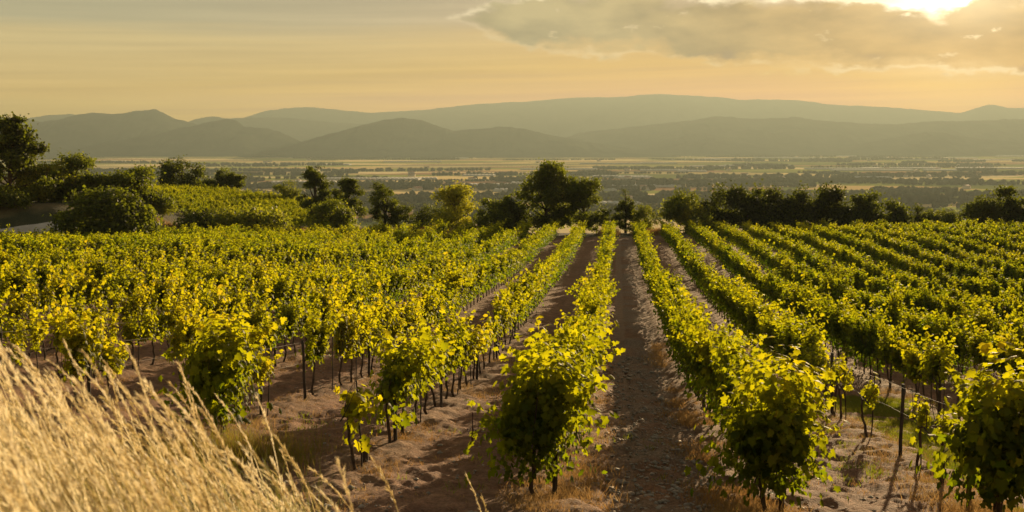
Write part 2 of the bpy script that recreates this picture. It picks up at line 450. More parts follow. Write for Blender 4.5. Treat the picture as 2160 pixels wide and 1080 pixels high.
def valley_mat():
    m, t, out = newmat('valley_fields')
    pos = t.new('ShaderNodeNewGeometry').outputs['Position']
    mp = t.new('ShaderNodeMapping'); t.l.new(pos, mp.inputs[0])
    mp.inputs['Rotation'].default_value = (0, 0, 0.35); mp.inputs['Scale'].default_value = (0.0022, 0.0052, 0)
    vo = t.new('ShaderNodeTexVoronoi', distance='CHEBYCHEV'); t.l.new(mp.outputs[0], vo.inputs['Vector']); vo.inputs['Scale'].default_value = 1
    vo.inputs['Randomness'].default_value = 0.9
    r, g, b = t.sep(vo.outputs['Color'])
    c = t.ramp(r, [(0.0, (0.06, 0.075, 0.025)), (0.2, (0.10, 0.115, 0.035)), (0.36, (0.22, 0.17, 0.09)), (0.5, (0.13, 0.085, 0.055)), (0.62, (0.30, 0.25, 0.14)), (0.74, (0.12, 0.14, 0.04)), (0.86, (0.30, 0.26, 0.17)), (0.95, (0.07, 0.08, 0.03))], 'CONSTANT')
    n = t.noise(pos, 0.02, 4)
    c = t.mix(0.8, c, t.mix(n, (1.7, 1.55, 1.3), (2.6, 2.35, 2.0)), 'MULTIPLY')
    wood = t.mr(t.noise(pos, 0.0016, 5, 0.6), 0.52, 0.58)
    c = t.mix(t.m('MULTIPLY', wood, 0.45), c, (0.07, 0.08, 0.035))
    p = t.new('ShaderNodeBsdfPrincipled'); t.put(p.inputs['Base Color'], c); p.inputs['Roughness'].default_value = 1.0
    p.inputs['Specular IOR Level'].default_value = 0.0
    p.inputs['Sheen Weight'].default_value = 0.38; p.inputs['Sheen Roughness'].default_value = 0.5; t.put(p.inputs['Sheen Tint'], c)
    t.l.new(p.outputs[0], out.inputs[0])
    return m

# ------------------------------------------------------------------ ground sheet
def graded(a, b, f0, f1, n0=None):
    out = [a]
    while out[-1] < b:
        out.append(out[-1] + f0 + f1 * max(0, out[-1] - a))
    return np.array(out)
def build_ground():
    ys = np.concatenate([np.arange(-60, -4, 4.0), np.arange(-4, 9.6, 0.35), graded(9.6, 26, 0.055, 0.004), graded(26.2, 900, 0.14, 0.010)])
    ys = np.unique(ys)
    U = np.concatenate([np.linspace(-1, -0.56, 40)[:-1], np.linspace(-0.56, 0.56, 460), np.linspace(0.56, 1, 40)[1:]])
    Wd = np.maximum(14.0, 0.85 * ys + 4.0) 
    Wd = np.where(ys < 0, 14.0 - ys * 0.8, Wd)
    X = U[None, :] * Wd[:, None]; Y = np.repeat(ys[:, None], len(U), 1)
    Z = ground_z(X, Y)
    # clods, ruts and the tyre treads of the lane
    near = 1 - S(Y, 30, 55)
    Z = Z + near * (fbm(X / 0.35, Y / 0.35, 4, 11, 0.6) * 0.10 + fbm(X / 1.7, Y / 1.7, 2, 3) * 0.06) * S(Y, 4, 9)
    rx = X * math.cos(THETA) - Y * math.sin(THETA); ry = X * math.sin(THETA) + Y * math.cos(THETA)
    wig = 0.05 * np.sin(ry / 3.1)
    for tc_, wd in ((0.10, 0.17), (1.12, 0.17)):
        dd = np.abs(rx - tc_ - wig)
        m_ = 1 - S(dd, wd, wd + 0.10)
        tread = 0.020 * np.sign(np.sin((ry + 0.35 * dd) * 2 * PI / 0.26)) * (1 - S(dd, wd - 0.03, wd))
        Z = Z - m_ * 0.045 + tread * m_ * (1 - S(Y, 20, 30)) * (0.35 + 0.65 * vnoise(ry / 1.3, rx * 0 + tc_, 77))
    fr = (rx / 2.5 + 0.8) % 1.0
    Z = Z + 0.07 * (1 - S(np.abs(fr - 0.5), 0.05, 0.28)) * near * S(Y, 11, 15)
    ny, nx = X.shape
    V = np.stack([X, Y, Z], -1).reshape(-1, 3)
    i = np.arange(ny - 1)[:, None] * nx + np.arange(nx - 1)[None, :]
    Q = np.stack([i, i + 1, i + nx + 1, i + nx], -1).reshape(-1, 4)
    me = mesh_np('vineyard_ground', V, [Q], [soil_mat()], smooth=True)
    link('ground', me, kind='structure', label='brown stony vineyard soil sloping down to the valley')
    # the plain
    xs = np.linspace(-16000, 16000, 61); yy = np.concatenate([np.linspace(380, 2000, 20), np.linspace(2200, 17400, 40)])
    X, Y = np.meshgrid(xs, yy); Z = VAL + 0 * X
    V = np.stack([X, Y, Z], -1).reshape(-1, 3); nx = len(xs)
    i = np.arange(len(yy) - 1)[:, None] * nx + np.arange(nx - 1)[None, :]
    Q = np.stack([i, i + 1, i + nx + 1, i + nx], -1).reshape(-1, 4)
    link('valley_plain', mesh_np('valley_plain', V, [Q], [valley_mat()]), kind='structure', label='flat patchwork valley floor of fields')
build_ground()

# ------------------------------------------------------------------ distant hill ranges
def forest_mat():
    m, t, out = newmat('forested_hill')
    pos = t.new('ShaderNodeNewGeometry').outputs['Position']
    n = t.noise(pos, 0.004, 6, 0.65)
    c = t.mix(t.mr(n, 0.35, 0.65), (0.025, 0.038, 0.022), (0.075, 0.080, 0.045))
    c = t.mix(t.mr(t.noise(pos, 0.0013, 4), 0.60, 0.68), c, (0.055, 0.055, 0.03))
    p = t.new('ShaderNodeBsdfPrincipled'); t.put(p.inputs['Base Color'], c); p.inputs['Roughness'].default_value = 1.0
    p.inputs['Specular IOR Level'].default_value = 0.0
    t.l.new(p.outputs[0], out.inputs[0])
    return m
M_HILL = forest_mat()
def hill_range(name, label, dist, depth, prof, seed, rough=1.0):
    prof = np.array(prof, float)
    px = np.linspace(prof[0, 0], prof[-1, 0], 420)
    top = np.interp(px, prof[:, 0], prof[:, 1])
    k = np.hanning(7); k /= k.sum(); top = np.convolve(np.pad(top, 3, 'edge'), k, 'valid')
    top = top + fbm(px / 14, px * 0 + seed, 5, seed) * 2.0 * rough
    tt = np.linspace(0, 1, 46)                       # from the front foot to the back foot
    X = np.zeros((len(tt), len(px))); Y = X.copy(); Z = X.copy()
    ze = (295 - top) / F * dist                       # ridge height over the camera's level
    H = np.maximum(ze - VAL, 0)
    for i, t_ in enumerate(tt):
        s = (t_ - 0.55) / 0.55 if t_ < 0.55 else (t_ - 0.55) / 0.45
        y = dist + (t_ - 0.55) * depth
        base = (1 - abs(s) ** 1.15) ** 1.35
        rid = fbm(px / 60 + seed, px * 0 + t_ * 4, 4, seed + 3)
        shape = base + (0.42 * rid) * (base * (1 - base)) * 3
        Z[i] = VAL - 2 + np.maximum(shape, 0) * (H + 2)
        X[i] = (px - 1080) / F * dist * (1 + 0.0 * t_); Y[i] = y + fbm(px / 90, px * 0 + t_ * 2, 3, seed + 9) * depth * 0.04
    n2 = len(px)
    V = np.stack([X, Y, Z], -1).reshape(-1, 3)
    i = np.arange(len(tt) - 1)[:, None] * n2 + np.arange(n2 - 1)[None, :]
    Q = np.stack([i, i + 1, i + n2 + 1, i + n2], -1).reshape(-1, 4)
    link(name, mesh_np(name, V, [Q], [M_HILL], smooth=True), kind='structure', label=label)
hill_range('hill_range', 'dark rounded hills at the left edge of the valley', 8600, 2600,
    [(-500, 300), (-200, 262), (0, 247), (60, 250), (100, 257), (150, 248), (200, 238), (240, 241), (290, 234), (335, 231), (352, 237), (380, 252), (420, 262), (500, 275), (560, 300), (620, 325)], 1)
hill_range('hill_range', 'lower wooded shoulder before the left hills', 7800, 1800,
    [(120, 325), (260, 296), (330, 284), (400, 266), (450, 255), (482, 251), (500, 254), (516, 267), (545, 269), (566, 270), (590, 278), (620, 291), (655, 305), (720, 325)], 2)
hill_range('hill_range', 'rounded dark hill in the middle of the valley rim', 7600, 2200,
    [(560, 326), (620, 306), (680, 288), (740, 272), (790, 258), (820, 251), (855, 249), (890, 252), (925, 265), (955, 275), (1000, 273), (1050, 268), (1075, 267), (1110, 273), (1160, 284), (1200, 291), (1280, 305), (1400, 325)], 3)
hill_range('hill_range', 'long brown hill along the right side', 9000, 2600,
    [(1120, 325), (1180, 296), (1225, 279), (1290, 273), (1360, 264), (1440, 256), (1490, 248), (1515, 245), (1560, 249), (1620, 250), (1680, 247), (1720, 254), (1800, 259), (1880, 262), (1960, 256), (2060, 254), (2160, 250), (2350, 246), (2700, 290)], 4)
hill_range('hill_range', 'low hill in haze before the right ridge', 7700, 1500,
    [(1700, 326), (1800, 306), (1880, 290), (1950, 277), (1990, 281), (2060, 292), (2160, 300), (2400, 326)], 5)
hill_range('hill_range', 'small hazy knoll under the right ridge', 7900, 1300,
    [(1330, 326), (1400, 298), (1450, 284), (1482, 279), (1530, 292), (1590, 303), (1700, 326)], 6)
hill_range('hill_range', 'middle ridge seen behind the left hills', 11200, 2400,
    [(300, 290), (385, 262), (410, 251), (450, 245), (490, 250), (560, 247), (610, 248), (650, 252), (720, 260), (800, 262), (900, 270), (1000, 276), (1100, 282), (1250, 300)], 7, 0.6)
hill_range('hill_range', 'highest long pale ridge on the horizon', 13600, 3200,
    [(300, 300), (480, 262), (520, 246), (560, 234), (620, 227), (660, 225), (720, 232), (790, 239), (830, 236), (880, 233), (950, 226), (1000, 220), (1080, 216), (1140, 211), (1230, 206), (1300, 205), (1365, 200), (1420, 201), (1520, 205), (1560, 210), (1640, 210), (1690, 213), (1740, 221), (1850, 225), (1930, 231), (2020, 238), (2050, 228), (2078, 220), (2110, 228), (2160, 228), (2300, 234), (2700, 260)], 8, 0.6)
hill_range('hill_range', 'faint pale hump behind the left hills', 12300, 2400,
    [(-200, 280), (20, 262), (70, 248), (110, 242), (150, 240), (190, 244), (240, 252), (320, 280)], 9, 0.5)

# ------------------------------------------------------------------ haze
def haze():
    x0, x1, y0, y1, z0, z1 = -15500, 15500, -1500, 17500, VAL - 6, HAZE_TOP
    V = [(x, y, z) for x in (x0, x1) for y in (y0, y1) for z in (z0, z1)]
    Q = [(0, 1, 3, 2), (4, 6, 7, 5), (0, 4, 5, 1), (2, 3, 7, 6), (0, 2, 6, 4), (1, 5, 7, 3)]
    m, t, out = newmat('haze_air')
    vn = t.new('ShaderNodeVolumePrincipled')
    vn.inputs['Color'].default_value = (0.255, 0.308, 0.292, 1)
    vn.inputs['Density'].default_value = HAZE_D
    vn.inputs['Anisotropy'].default_value = 0.32
    t.l.new(vn.outputs[0], out.inputs['Volume'])
    link('haze', mesh_np('haze', V, [np.array(Q)], [m]), kind='stuff', label='golden evening haze in the air over the valley')
haze()

# ------------------------------------------------------------------ valley: greenhouses, houses, woods
M_GH = simple_mat('greenhouse_film', (0.42, 0.40, 0.36), (0.55, 0.52, 0.47), 0.05, 0.85, 0.15, 0)
M_WALL = simple_mat('pale_plaster', (0.55, 0.48, 0.38), (0.7, 0.62, 0.5), 0.3, 0.9, 0.2, 0)
M_ROOF = simple_mat('clay_roof', (0.24, 0.12, 0.07), (0.34, 0.18, 0.11), 0.5, 0.9, 0.2, 0)
rng = np.random.default_rng(5)
def greenhouse_mesh(nsp, Wd, L):
    a = Acc(); sp = Wd / nsp
    for i in range(nsp):
        th = np.linspace(0, PI, 7)
        xs = -Wd / 2 + sp * (i + 0.5) - np.cos(th) * sp / 2; zs = 3.0 + np.sin(th) * 2.0
        P = np.concatenate([[[xs[0], 0]], np.stack([xs, zs], 1), [[xs[-1], 0]]])
        n = len(P); V = np.vstack([np.c_[P[:, 0], np.full(n, -L / 2), P[:, 1]], np.c_[P[:, 0], np.full(n, L / 2), P[:, 1]]])
        j = np.arange(1 if i else 0, n - 1 - (1 if i < nsp - 1 else 0))
        a.add(V, np.stack([j, j + 1, j + 1 + n, j + n], 1))
        c = np.arange(n); f = [[0, k, k + 1] for k in range(1, n - 1)]
        a.add(V[:n], None, f); a.add(V[n:], None, f)
    return a.get()
gms = []
for Wd, L, ns in ((260, 55, 26), (150, 50, 15), (90, 45, 9)):
    V, f = greenhouse_mesh(ns, Wd, L); gms.append((mesh_np('greenhouse', V, f, [M_GH]), Wd))
def img_ground(px, py):
    r = (px - 1080) / F; uu = (540 - py) / F
    d = np.array([r, CP + uu * SP, -SP + uu * CP]); t_ = VAL / d[2]
    return d * t_
GH = [(1180, 358, 0), (1290, 346, 0), (1470, 337, 0), (1540, 336, 0), (1640, 333, 0), (1700, 334, 0), (1780, 330, 0), (1860, 334, 0), (1930, 337, 0), (2010, 334, 0), (2090, 338, 0), (2150, 330, 0),
      (1400, 360, 1), (1500, 352, 1), (1600, 350, 0), (1780, 357, 0), (1840, 360, 0), (1900, 356, 0), (2000, 360, 1), (2100, 356, 0), (1310, 374, 1), (1340, 376, 2), (1520, 374, 2), (1460, 362, 2), (1840, 376, 2), (1960, 370, 2),
      (700, 348, 1), (870, 342, 0), (640, 386, 1), (780, 379, 0), (860, 378, 1), (1010, 371, 2), (1060, 392, 1), (1120, 388, 2), (230, 341, 1), (460, 322, 0), (520, 349, 2), (1090, 403, 2), (1290, 392, 1), (1360, 394, 1), (1400, 392, 2), (1290, 432, 2), (1390, 345, 1), (960, 334, 1), (1250, 402, 2)]
for i, (px, py, kd) in enumerate(GH):
    p = img_ground(px, py); 
    o = link('greenhouse', gms[kd][0], loc=(p[0], p[1], VAL), rot=(0, 0, rng.uniform(-0.12, 0.12)), label='long pale greenhouse block catching the sun on the valley floor', cat='greenhouse', group='greenhouses on the valley floor')
def house_mesh():
    a = Acc(); w_, l, h, r = 6, 9, 5.5, 2.4
    V = [(-l, -w_, 0), (l, -w_, 0), (l, w_, 0), (-l, w_, 0), (-l, -w_, h), (l, -w_, h), (l, w_, h), (-l, w_, h), (-l, 0, h + r), (l, 0, h + r)]
    Q = [(0, 1, 5, 4), (1, 2, 6, 5), (2, 3, 7, 6), (3, 0, 4, 7)]; T = [(4, 7, 8), (5, 9, 6)]
    a.add(V, Q, T)
    e = 0.6; V2 = [(-l - e, -w_ - e, h - 0.2), (l + e, -w_ - e, h - 0.2), (l + e, 0, h + r + 0.1), (-l - e, 0, h + r + 0.1), (l + e, w_ + e, h - 0.2), (-l - e, w_ + e, h - 0.2)]
    a.add(V2, [(0, 1, 2, 3), (3, 2, 4, 5)])
    V, f = a.get()
    return mesh_np('farmhouse', V, f, [M_WALL, M_ROOF], midx=[0] * 4 + [1] * 2 + [0] * 2)
hm = house_mesh()
for i in range(70):
    px = rng.uniform(560, 2150); py = rng.uniform(338, 425)
    p = img_ground(px, py)
    o = link('farmhouse', hm, loc=(p[0], p[1], VAL), rot=(0, 0, rng.uniform(0, PI)), label='tiny pale farmhouse with tiled roof far off among the valley fields', cat='house', group='farmhouses scattered over the valley')
    o.scale = (1, 1, 1)

M_FARTREE = leaf_mat('far_tree_foliage', [(0, (0.07, 0.075, 0.035)), (1, (0.12, 0.11, 0.05))], [(0, (0.14, 0.14, 0.05)), (1, (0.24, 0.21, 0.08))], 0.45, 1.0, 0.0, 0.004)
def blob_tree_mesh():
    """valley trees and hedges as one mass"""
    th = (1 + 5 ** 0.5) / 2
    iv = np.array([(-1, th, 0), (1, th, 0), (-1, -th, 0), (1, -th, 0), (0, -1, th), (0, 1, th), (0, -1, -th), (0, 1, -th), (th, 0, -1), (th, 0, 1), (-th, 0, -1), (-th, 0, 1)], float)
    iv /= np.linalg.norm(iv[0])
    it = np.array([(0, 11, 5), (0, 5, 1), (0, 1, 7), (0, 7, 10), (0, 10, 11), (1, 5, 9), (5, 11, 4), (11, 10, 2), (10, 7, 6), (7, 1, 8), (3, 9, 4), (3, 4, 2), (3, 2, 6), (3, 6, 8), (3, 8, 9), (4, 9, 5), (2, 4, 11), (6, 2, 10), (8, 6, 7), (9, 8, 1)])
    r = np.random.default_rng(9)
    P = []
    # hedgerows along the field edges
    for _ in range(105):
        py = 322 + 150 * r.random() ** 1.5
        p = img_ground(r.uniform(-100, 2260), py)
        a = r.normal(0.0, 0.12) if r.random() < 0.88 else r.uniform(0, PI)
        L = r.uniform(150, 800); n = int(L / 4.2)
        s = r.uniform(-L / 2, L / 2, n)
        P.append(np.stack([p[0] + np.cos(a) * s + r.normal(0, 1.5, n), p[1] + np.sin(a) * s + r.normal(0, 1.5, n), r.uniform(7, 12, n) * r.uniform(0.6, 1.4)], 1))
    # copses
    for _ in range(42):
        py = 325 + 150 * r.random() ** 1.2
        p = img_ground(r.uniform(-100, 2260), py)
        n = int(r.uniform(60, 260)); L = n * 0.35
        P.append(np.stack([p[0] + r.uniform(-1, 1, n) * L * 1.4, p[1] + r.uniform(-1, 1, n) * L * 0.5, r.uniform(6, 12, n)], 1))
    P = np.concatenate(P); P = P[P[:, 1] > 1150]
    n = len(P)
    sc_ = P[:, 2][:, None, None] * np.array([0.55, 0.55, 0.55]) * r.uniform(0.75, 1.25, (n, 1, 3))
    V = iv[None] * sc_ * r.uniform(0.75, 1.2, (n, 12, 1))
    V[:, :, 2] += P[:, 2][:, None] * 0.45
    V += np.stack([P[:, 0], P[:, 1], np.full(n, VAL)], 1)[:, None]
    T = (it[None] + (np.arange(n) * 12)[:, None, None]).reshape(-1, 3)
    tint = np.repeat(r.uniform(0.3, 0.7, n), 12)
    me = mesh_np('valley_trees', V.reshape(-1, 3), [T], [M_FARTREE], attrs={'tint': ('POINT', tint)})
    link('valley_woods', me, kind='stuff', label='far off dark hedgerows and copses across the valley floor')
blob_tree_mesh()

# ------------------------------------------------------------------ trees behind the vineyard
def tree(px0, px1, ytop, d, kind, label, seed, tint=0.35, nleaf=5000, cat='tree', base=None, lean=0.0, group='trees and bushes along the far edge of the vineyard', name=None, leaf=None):
    r = np.random.default_rng(seed)
    px0, px1 = px0 - 0.04 * (px1 - px0), px1 + 0.04 * (px1 - px0); ytop = ytop - 2
    x = at((px0 + px1) / 2, d); y = math.sqrt(1) * d; gz = float(ground_z(x, y))
    Wd = (px1 - px0) / F * d
    H = (295 - ytop) / F * d - gz
    H = max(H, 0.8)
    blobs = []
    if kind == 'round':
        blobs = [(0, 0, H * 0.40, Wd * 0.30, H * 0.36), (0.04 * Wd, 0, H * 0.78, Wd * 0.20, H * 0.19)]
        for _ in range(15):
            a = r.uniform(0, 2 * PI); e = r.uniform(-1.0, 1.0)
            blobs.append((math.cos(a) * Wd * 0.33 * (1 - 0.55 * max(0, e)), math.sin(a) * Wd * 0.33, H * (0.50 + 0.36 * e), Wd * r.uniform(0.13, 0.24), H * r.uniform(0.10, 0.18)))
        low = 0.03
    elif kind == 'bush':
        blobs = [(0, 0, H * 0.42, Wd * 0.46, H * 0.50)]
        for _ in range(11):
            a = r.uniform(0, 2 * PI); e = r.uniform(0, 1.0)
            rr = Wd * 0.34 * math.sqrt(1 - e * e * 0.8)
            blobs.append((math.cos(a) * rr, math.sin(a) * rr, H * (0.2 + 0.55 * e), Wd * r.uniform(0.12, 0.2), H * r.uniform(0.14, 0.24)))
        low = 0.0
    elif kind == 'dome':
        blobs = [(0, 0, H * 0.40, Wd * 0.49, H * 0.60)]; low = 0.0
    elif kind == 'pine':
        n = 15
        for i in range(n):
            e = i / (n - 1); a = i * 2.4 + r.uniform(-.4, .4)
            rr = Wd * 0.40 * (1 - e ** 2.2) * r.uniform(0.6, 1.05)
            blobs.append((math.cos(a) * rr + lean * Wd * e, math.sin(a) * rr, H * (0.30 + 0.62 * e), Wd * r.uniform(0.11, 0.19), H * r.uniform(0.06, 0.10)))
        low = 0.06
    elif kind == 'cone':
        for i in range(9):
            e = i / 8; a = i * 2.4
            blobs.append((math.cos(a) * Wd * 0.2 * (1 - e), math.sin(a) * Wd * 0.2, H * (0.2 + 0.72 * e), Wd * (0.34 * (1 - e) + 0.08), H * 0.13))
        low = 0.0
    elif kind == 'clump':      # several crowns of shrubs grown into one another, spiky tops
        n = 14
        for i in range(n):
            xx = -0.44 + 0.88 * i / (n - 1) + r.uniform(-.03, .03)
            hh = H * (0.62 + 0.38 * r.random()) * (1 - 0.35 * abs(xx * 2) ** 3)
            wv = Wd * r.uniform(0.05, 0.09)
            for zz in (0.3, 0.55, 0.85):
                blobs.append((xx * Wd + r.normal(0, 0.02) * Wd, r.uniform(-.2, .2) * Wd * 0.5, hh * zz, wv * (1.25 - 0.45 * zz), hh * 0.2))
        low = 0.0
    vol = np.array([b[3] ** 1.6 * b[4] ** 0.7 for b in blobs]); vol /= vol.sum()
    ls = leaf or max(0.12, min(0.26, Wd * 0.036))
    nleaf = int(nleaf * 1.7)
    # leaf clumps on and within each lobe
    ncl = (26 if kind != 'pine' else 16) * len(blobs) if len(blobs) > 1 else 420
    bi = r.choice(len(blobs), ncl, p=vol); B = np.array(blobs)[bi]
    dr = r.normal(size=(ncl, 3)); dr /= np.linalg.norm(dr, axis=1)[:, None]
    rad = r.uniform(0.35, 1.0, ncl) ** 0.5
    dr *= rad[:, None]
    Cc = B[:, :3] + dr * np.stack([B[:, 3], B[:, 3], B[:, 4]], 1)
    keep = (Cc[:, 2] > H * low * 0.6) & (Cc[:, 2] < H * 0.99)
    keep &= vnoise(Cc[:, 0] / (Wd * 0.09 + .1) + seed, Cc[:, 2] / (H * 0.07 + .1), seed) > (0.38 if kind != 'dome' else 0.1)
    Cc = Cc[keep]; dr = dr[keep]
    per = max(4, int(nleaf / len(Cc)))
    cs = ls * r.uniform(0.7, 1.9, len(Cc))
    C = np.repeat(Cc, per, 0) + r.normal(size=(len(Cc) * per, 3)) * np.repeat(cs, per)[:, None] * np.array([1, 1, 0.75 if kind != 'pine' else 0.6])
    N = np.repeat(dr, per, 0) * 0.6 + r.normal(size=C.shape) * 0.6 + np.array([0, 0, 0.3])
    C[:, 2] = np.maximum(C[:, 2], 0.02)
    V, Q, nf = stamp('low' if d > 60 else 'mid', C, N, ls * r.uniform(0.6, 1.25, len(C)), r)
    ti = np.clip(np.repeat(tint + r.normal(0, 0.10, len(Cc)), per) + r.normal(0, 0.07, len(C)), 0, 1)
    nv = len(V) // len(C)
    nm = name or ('shrub' if cat in ('bush', 'shrub') else 'tree')
    root = link(nm, None, loc=(x, y, gz - 0.05), label=label, cat=cat, group=group)
    link('crown', mesh_np('crown', V, [Q], [M_TREE], attrs={'tint': ('POINT', np.repeat(ti, nv))}), root)
    a = Acc()
    r0 = max(0.05, H * 0.03)
    topz = H * (0.9 if kind in ('pine', 'cone') else 0.62)
    tp = np.linspace(0, 1, 7)
    trunk = np.stack([lean * Wd * tp + r.normal(0, 0.02 * Wd, 7) * tp, r.normal(0, 0.02 * Wd, 7) * tp, topz * tp], 1)
    a.add(*tube(trunk, r0 * (1.15 - 0.9 * tp), 7))
    for b in blobs[:: max(1, len(blobs) // 12)]:
        s = np.array([lean * Wd * 0.3, 0, min(b[2] * 0.6, topz * 0.8)]); e = np.array(b[:3])
        mid = (s + e) / 2 + np.array([0, 0, -0.04 * H])
        tt = np.linspace(0, 1, 5)[:, None]
        a.add(*tube((1 - tt) ** 2 * s + 2 * tt * (1 - tt) * mid + tt ** 2 * e, r0 * np.linspace(0.5, 0.12, 5), 5))
    V, f = a.get()
    link('trunk', mesh_np('trunk', V, f, [M_TBARK], smooth=True), root)
    return root

TREES = [
 (-70, 108, 252, 100, 'pine', 'tall dark pine with open ragged branches at the left edge', .30, 9000, 'pine tree', .06),
 (-60, 60, 392, 97, 'bush', 'brown-green bush under the tall pine at the left edge', .42, 5000, 'bush', 0),
 (22, 140, 345, 103, 'round', 'golden-lit shrubby tree between the tall pine and the oak', .62, 6500, 'tree', 0),
 (98, 222, 328, 106, 'round', 'dense oak with brushy top above the round bush', .40, 8000, 'tree', 0),
 (128, 318, 402, 87.5, 'dome', 'large smooth dome-shaped dark bush beside the pale track', .30, 9000, 'bush', 0),
 (215, 352, 356, 110, 'round', 'olive brown tree just right of the dense oak', .40, 7500, 'tree', 0),
 (336, 432, 335, 158, 'round', 'dark round-topped tree on the crest behind the hillside vines', .27, 6000, 'tree', 0),
 (436, 514, 358, 156, 'pine', 'small forked pine at the crest of the hillside vines', .30, 5000, 'pine tree', .05),
 (290, 370, 424, 112, 'bush', 'low yellowish shrub at the left corner of the hillside vines', .60, 4000, 'bush', 0),
 (370, 500, 440, 108, 'bush', 'dark low hedge at the foot of the hillside vines', .28, 4500, 'bush', 0),
 (452, 610, 436, 106, 'bush', 'wide yellow-green bush at the foot of the hillside vines', .66, 6500, 'bush', 0),
 (578, 632, 377, 150, 'round', 'small pale slender tree left of the dark pine', .58, 3500, 'tree', 0),
 (624, 706, 352, 128, 'pine', 'dark pine with pointed top behind the olive bush', .24, 7000, 'pine tree', 0),
 (694, 772, 374, 126, 'pine', 'open two-topped pine just right of the dark pine', .34, 6000, 'pine tree', 0),
 (648, 746, 412, 105, 'bush', 'olive feathery bush in front of the pines', .50, 6500, 'bush', 0),
 (776, 846, 386, 118, 'round', 'isolated dense rounded tree with flat top', .30, 7000, 'tree', 0),
 (826, 884, 424, 120, 'bush', 'low dark shrub right of the isolated rounded tree', .26, 3500, 'bush', 0),
 (874, 950, 426, 117, 'bush', 'low dark shrub touching the yellow-green tree', .24, 3500, 'bush', 0),
 (908, 1012, 380, 113, 'round', 'bright yellow-green airy tree', .85, 5200, 'tree', 0),
 (998, 1104, 412, 110, 'bush', 'dark green bush between the yellow tree and the tallest tree', .36, 7500, 'bush', 0),
 (1090, 1214, 343, 113, 'round', 'tallest broad tree above the centre of the vineyard', .44, 11000, 'tree', 0),
 (1184, 1278, 376, 112, 'round', 'second broad tree leaning against the tallest tree', .40, 8500, 'tree', 0),
 (1288, 1352, 400, 114, 'cone', 'dark twin-pointed juniper beside the lane end', .22, 6500, 'conifer', 0),
 (1334, 1392, 426, 112, 'bush', 'small olive shrub right of the juniper', .52, 3500, 'bush', 0),
 (1398, 1502, 401, 114, 'round', 'round tree with sunlit green top left of the dark thicket', .56, 7500, 'tree', 0),
 (1486, 1668, 382, 117, 'clump', 'tallest left section of the dark thicket', .22, 13000, 'thicket', 0),
 (1640, 1788, 392, 118, 'clump', 'middle section of the dark thicket', .24, 11000, 'thicket', 0),
 (1765, 1906, 404, 118, 'clump', 'low right end of the dark thicket', .30, 9500, 'thicket', 0),
 (1912, 1962, 430, 117, 'cone', 'short dark upright shrub standing in the gap right of the thicket', .24, 3000, 'bush', 0),
 (1944, 2026, 437, 118, 'bush', 'low twiggy brown bush in the gap right of the thicket', .46, 4000, 'bush', 0),
 (2024, 2110, 412, 116, 'clump', 'scraggy bush with spiky shoots near the right edge', .34, 6000, 'bush', 0),
 (2080, 2230, 396, 117, 'clump', 'tall dark scrub cut by the right edge', .28, 9000, 'thicket', 0),
]
for i, (a0, a1, yt, d, kd, lb, ti, nl, ct, ln) in enumerate(TREES):
    nm = {'pine tree': 'pine_tree', 'tree': 'broadleaf_tree', 'bush': 'bush', 'conifer': 'juniper', 'thicket': 'thicket'}[ct]
    tree(a0, a1, yt, d, kd, lb, 40 + i, ti, nl, ct, lean=ln, name=nm)

# pale track at the left
def track():
    pts = [(-75, 82), (-60, 85), (-48, 88.0), (-42, 89.5), (-38, 91.5), (-34.5, 94.5), (-33, 98)]
    pts = np.array(pts, float); s = np.linspace(0, len(pts) - 1, 90)
    cx = np.interp(s, range(len(pts)), pts[:, 0]); cy = np.interp(s, range(len(pts)), pts[:, 1])
    t_ = np.gradient(np.stack([cx, cy], 1), axis=0); t_ /= np.linalg.norm(t_, axis=1)[:, None]
    nrm = np.stack([-t_[:, 1], t_[:, 0]], 1)
    ww = np.linspace(-1.5, 1.5, 9)
    X = cx[:, None] + nrm[:, :1] * ww; Y = cy[:, None] + nrm[:, 1:] * ww
    Z = ground_z(X, Y) + 0.10
    V = np.stack([X, Y, Z], -1).reshape(-1, 3)
    i = np.arange(89)[:, None] * 9 + np.arange(8)[None, :]
    Q = np.stack([i, i + 1, i + 10, i + 9], -1).reshape(-1, 4)
    m = simple_mat('pale_track', (0.34, 0.30, 0.25), (0.5, 0.45, 0.38), 1.2, 0.9, 0.2, 0.2)
    link('track', mesh_np('track', V, [Q], [m], smooth=True), kind='structure', label='pale dirt track at the left behind the vines')
track()

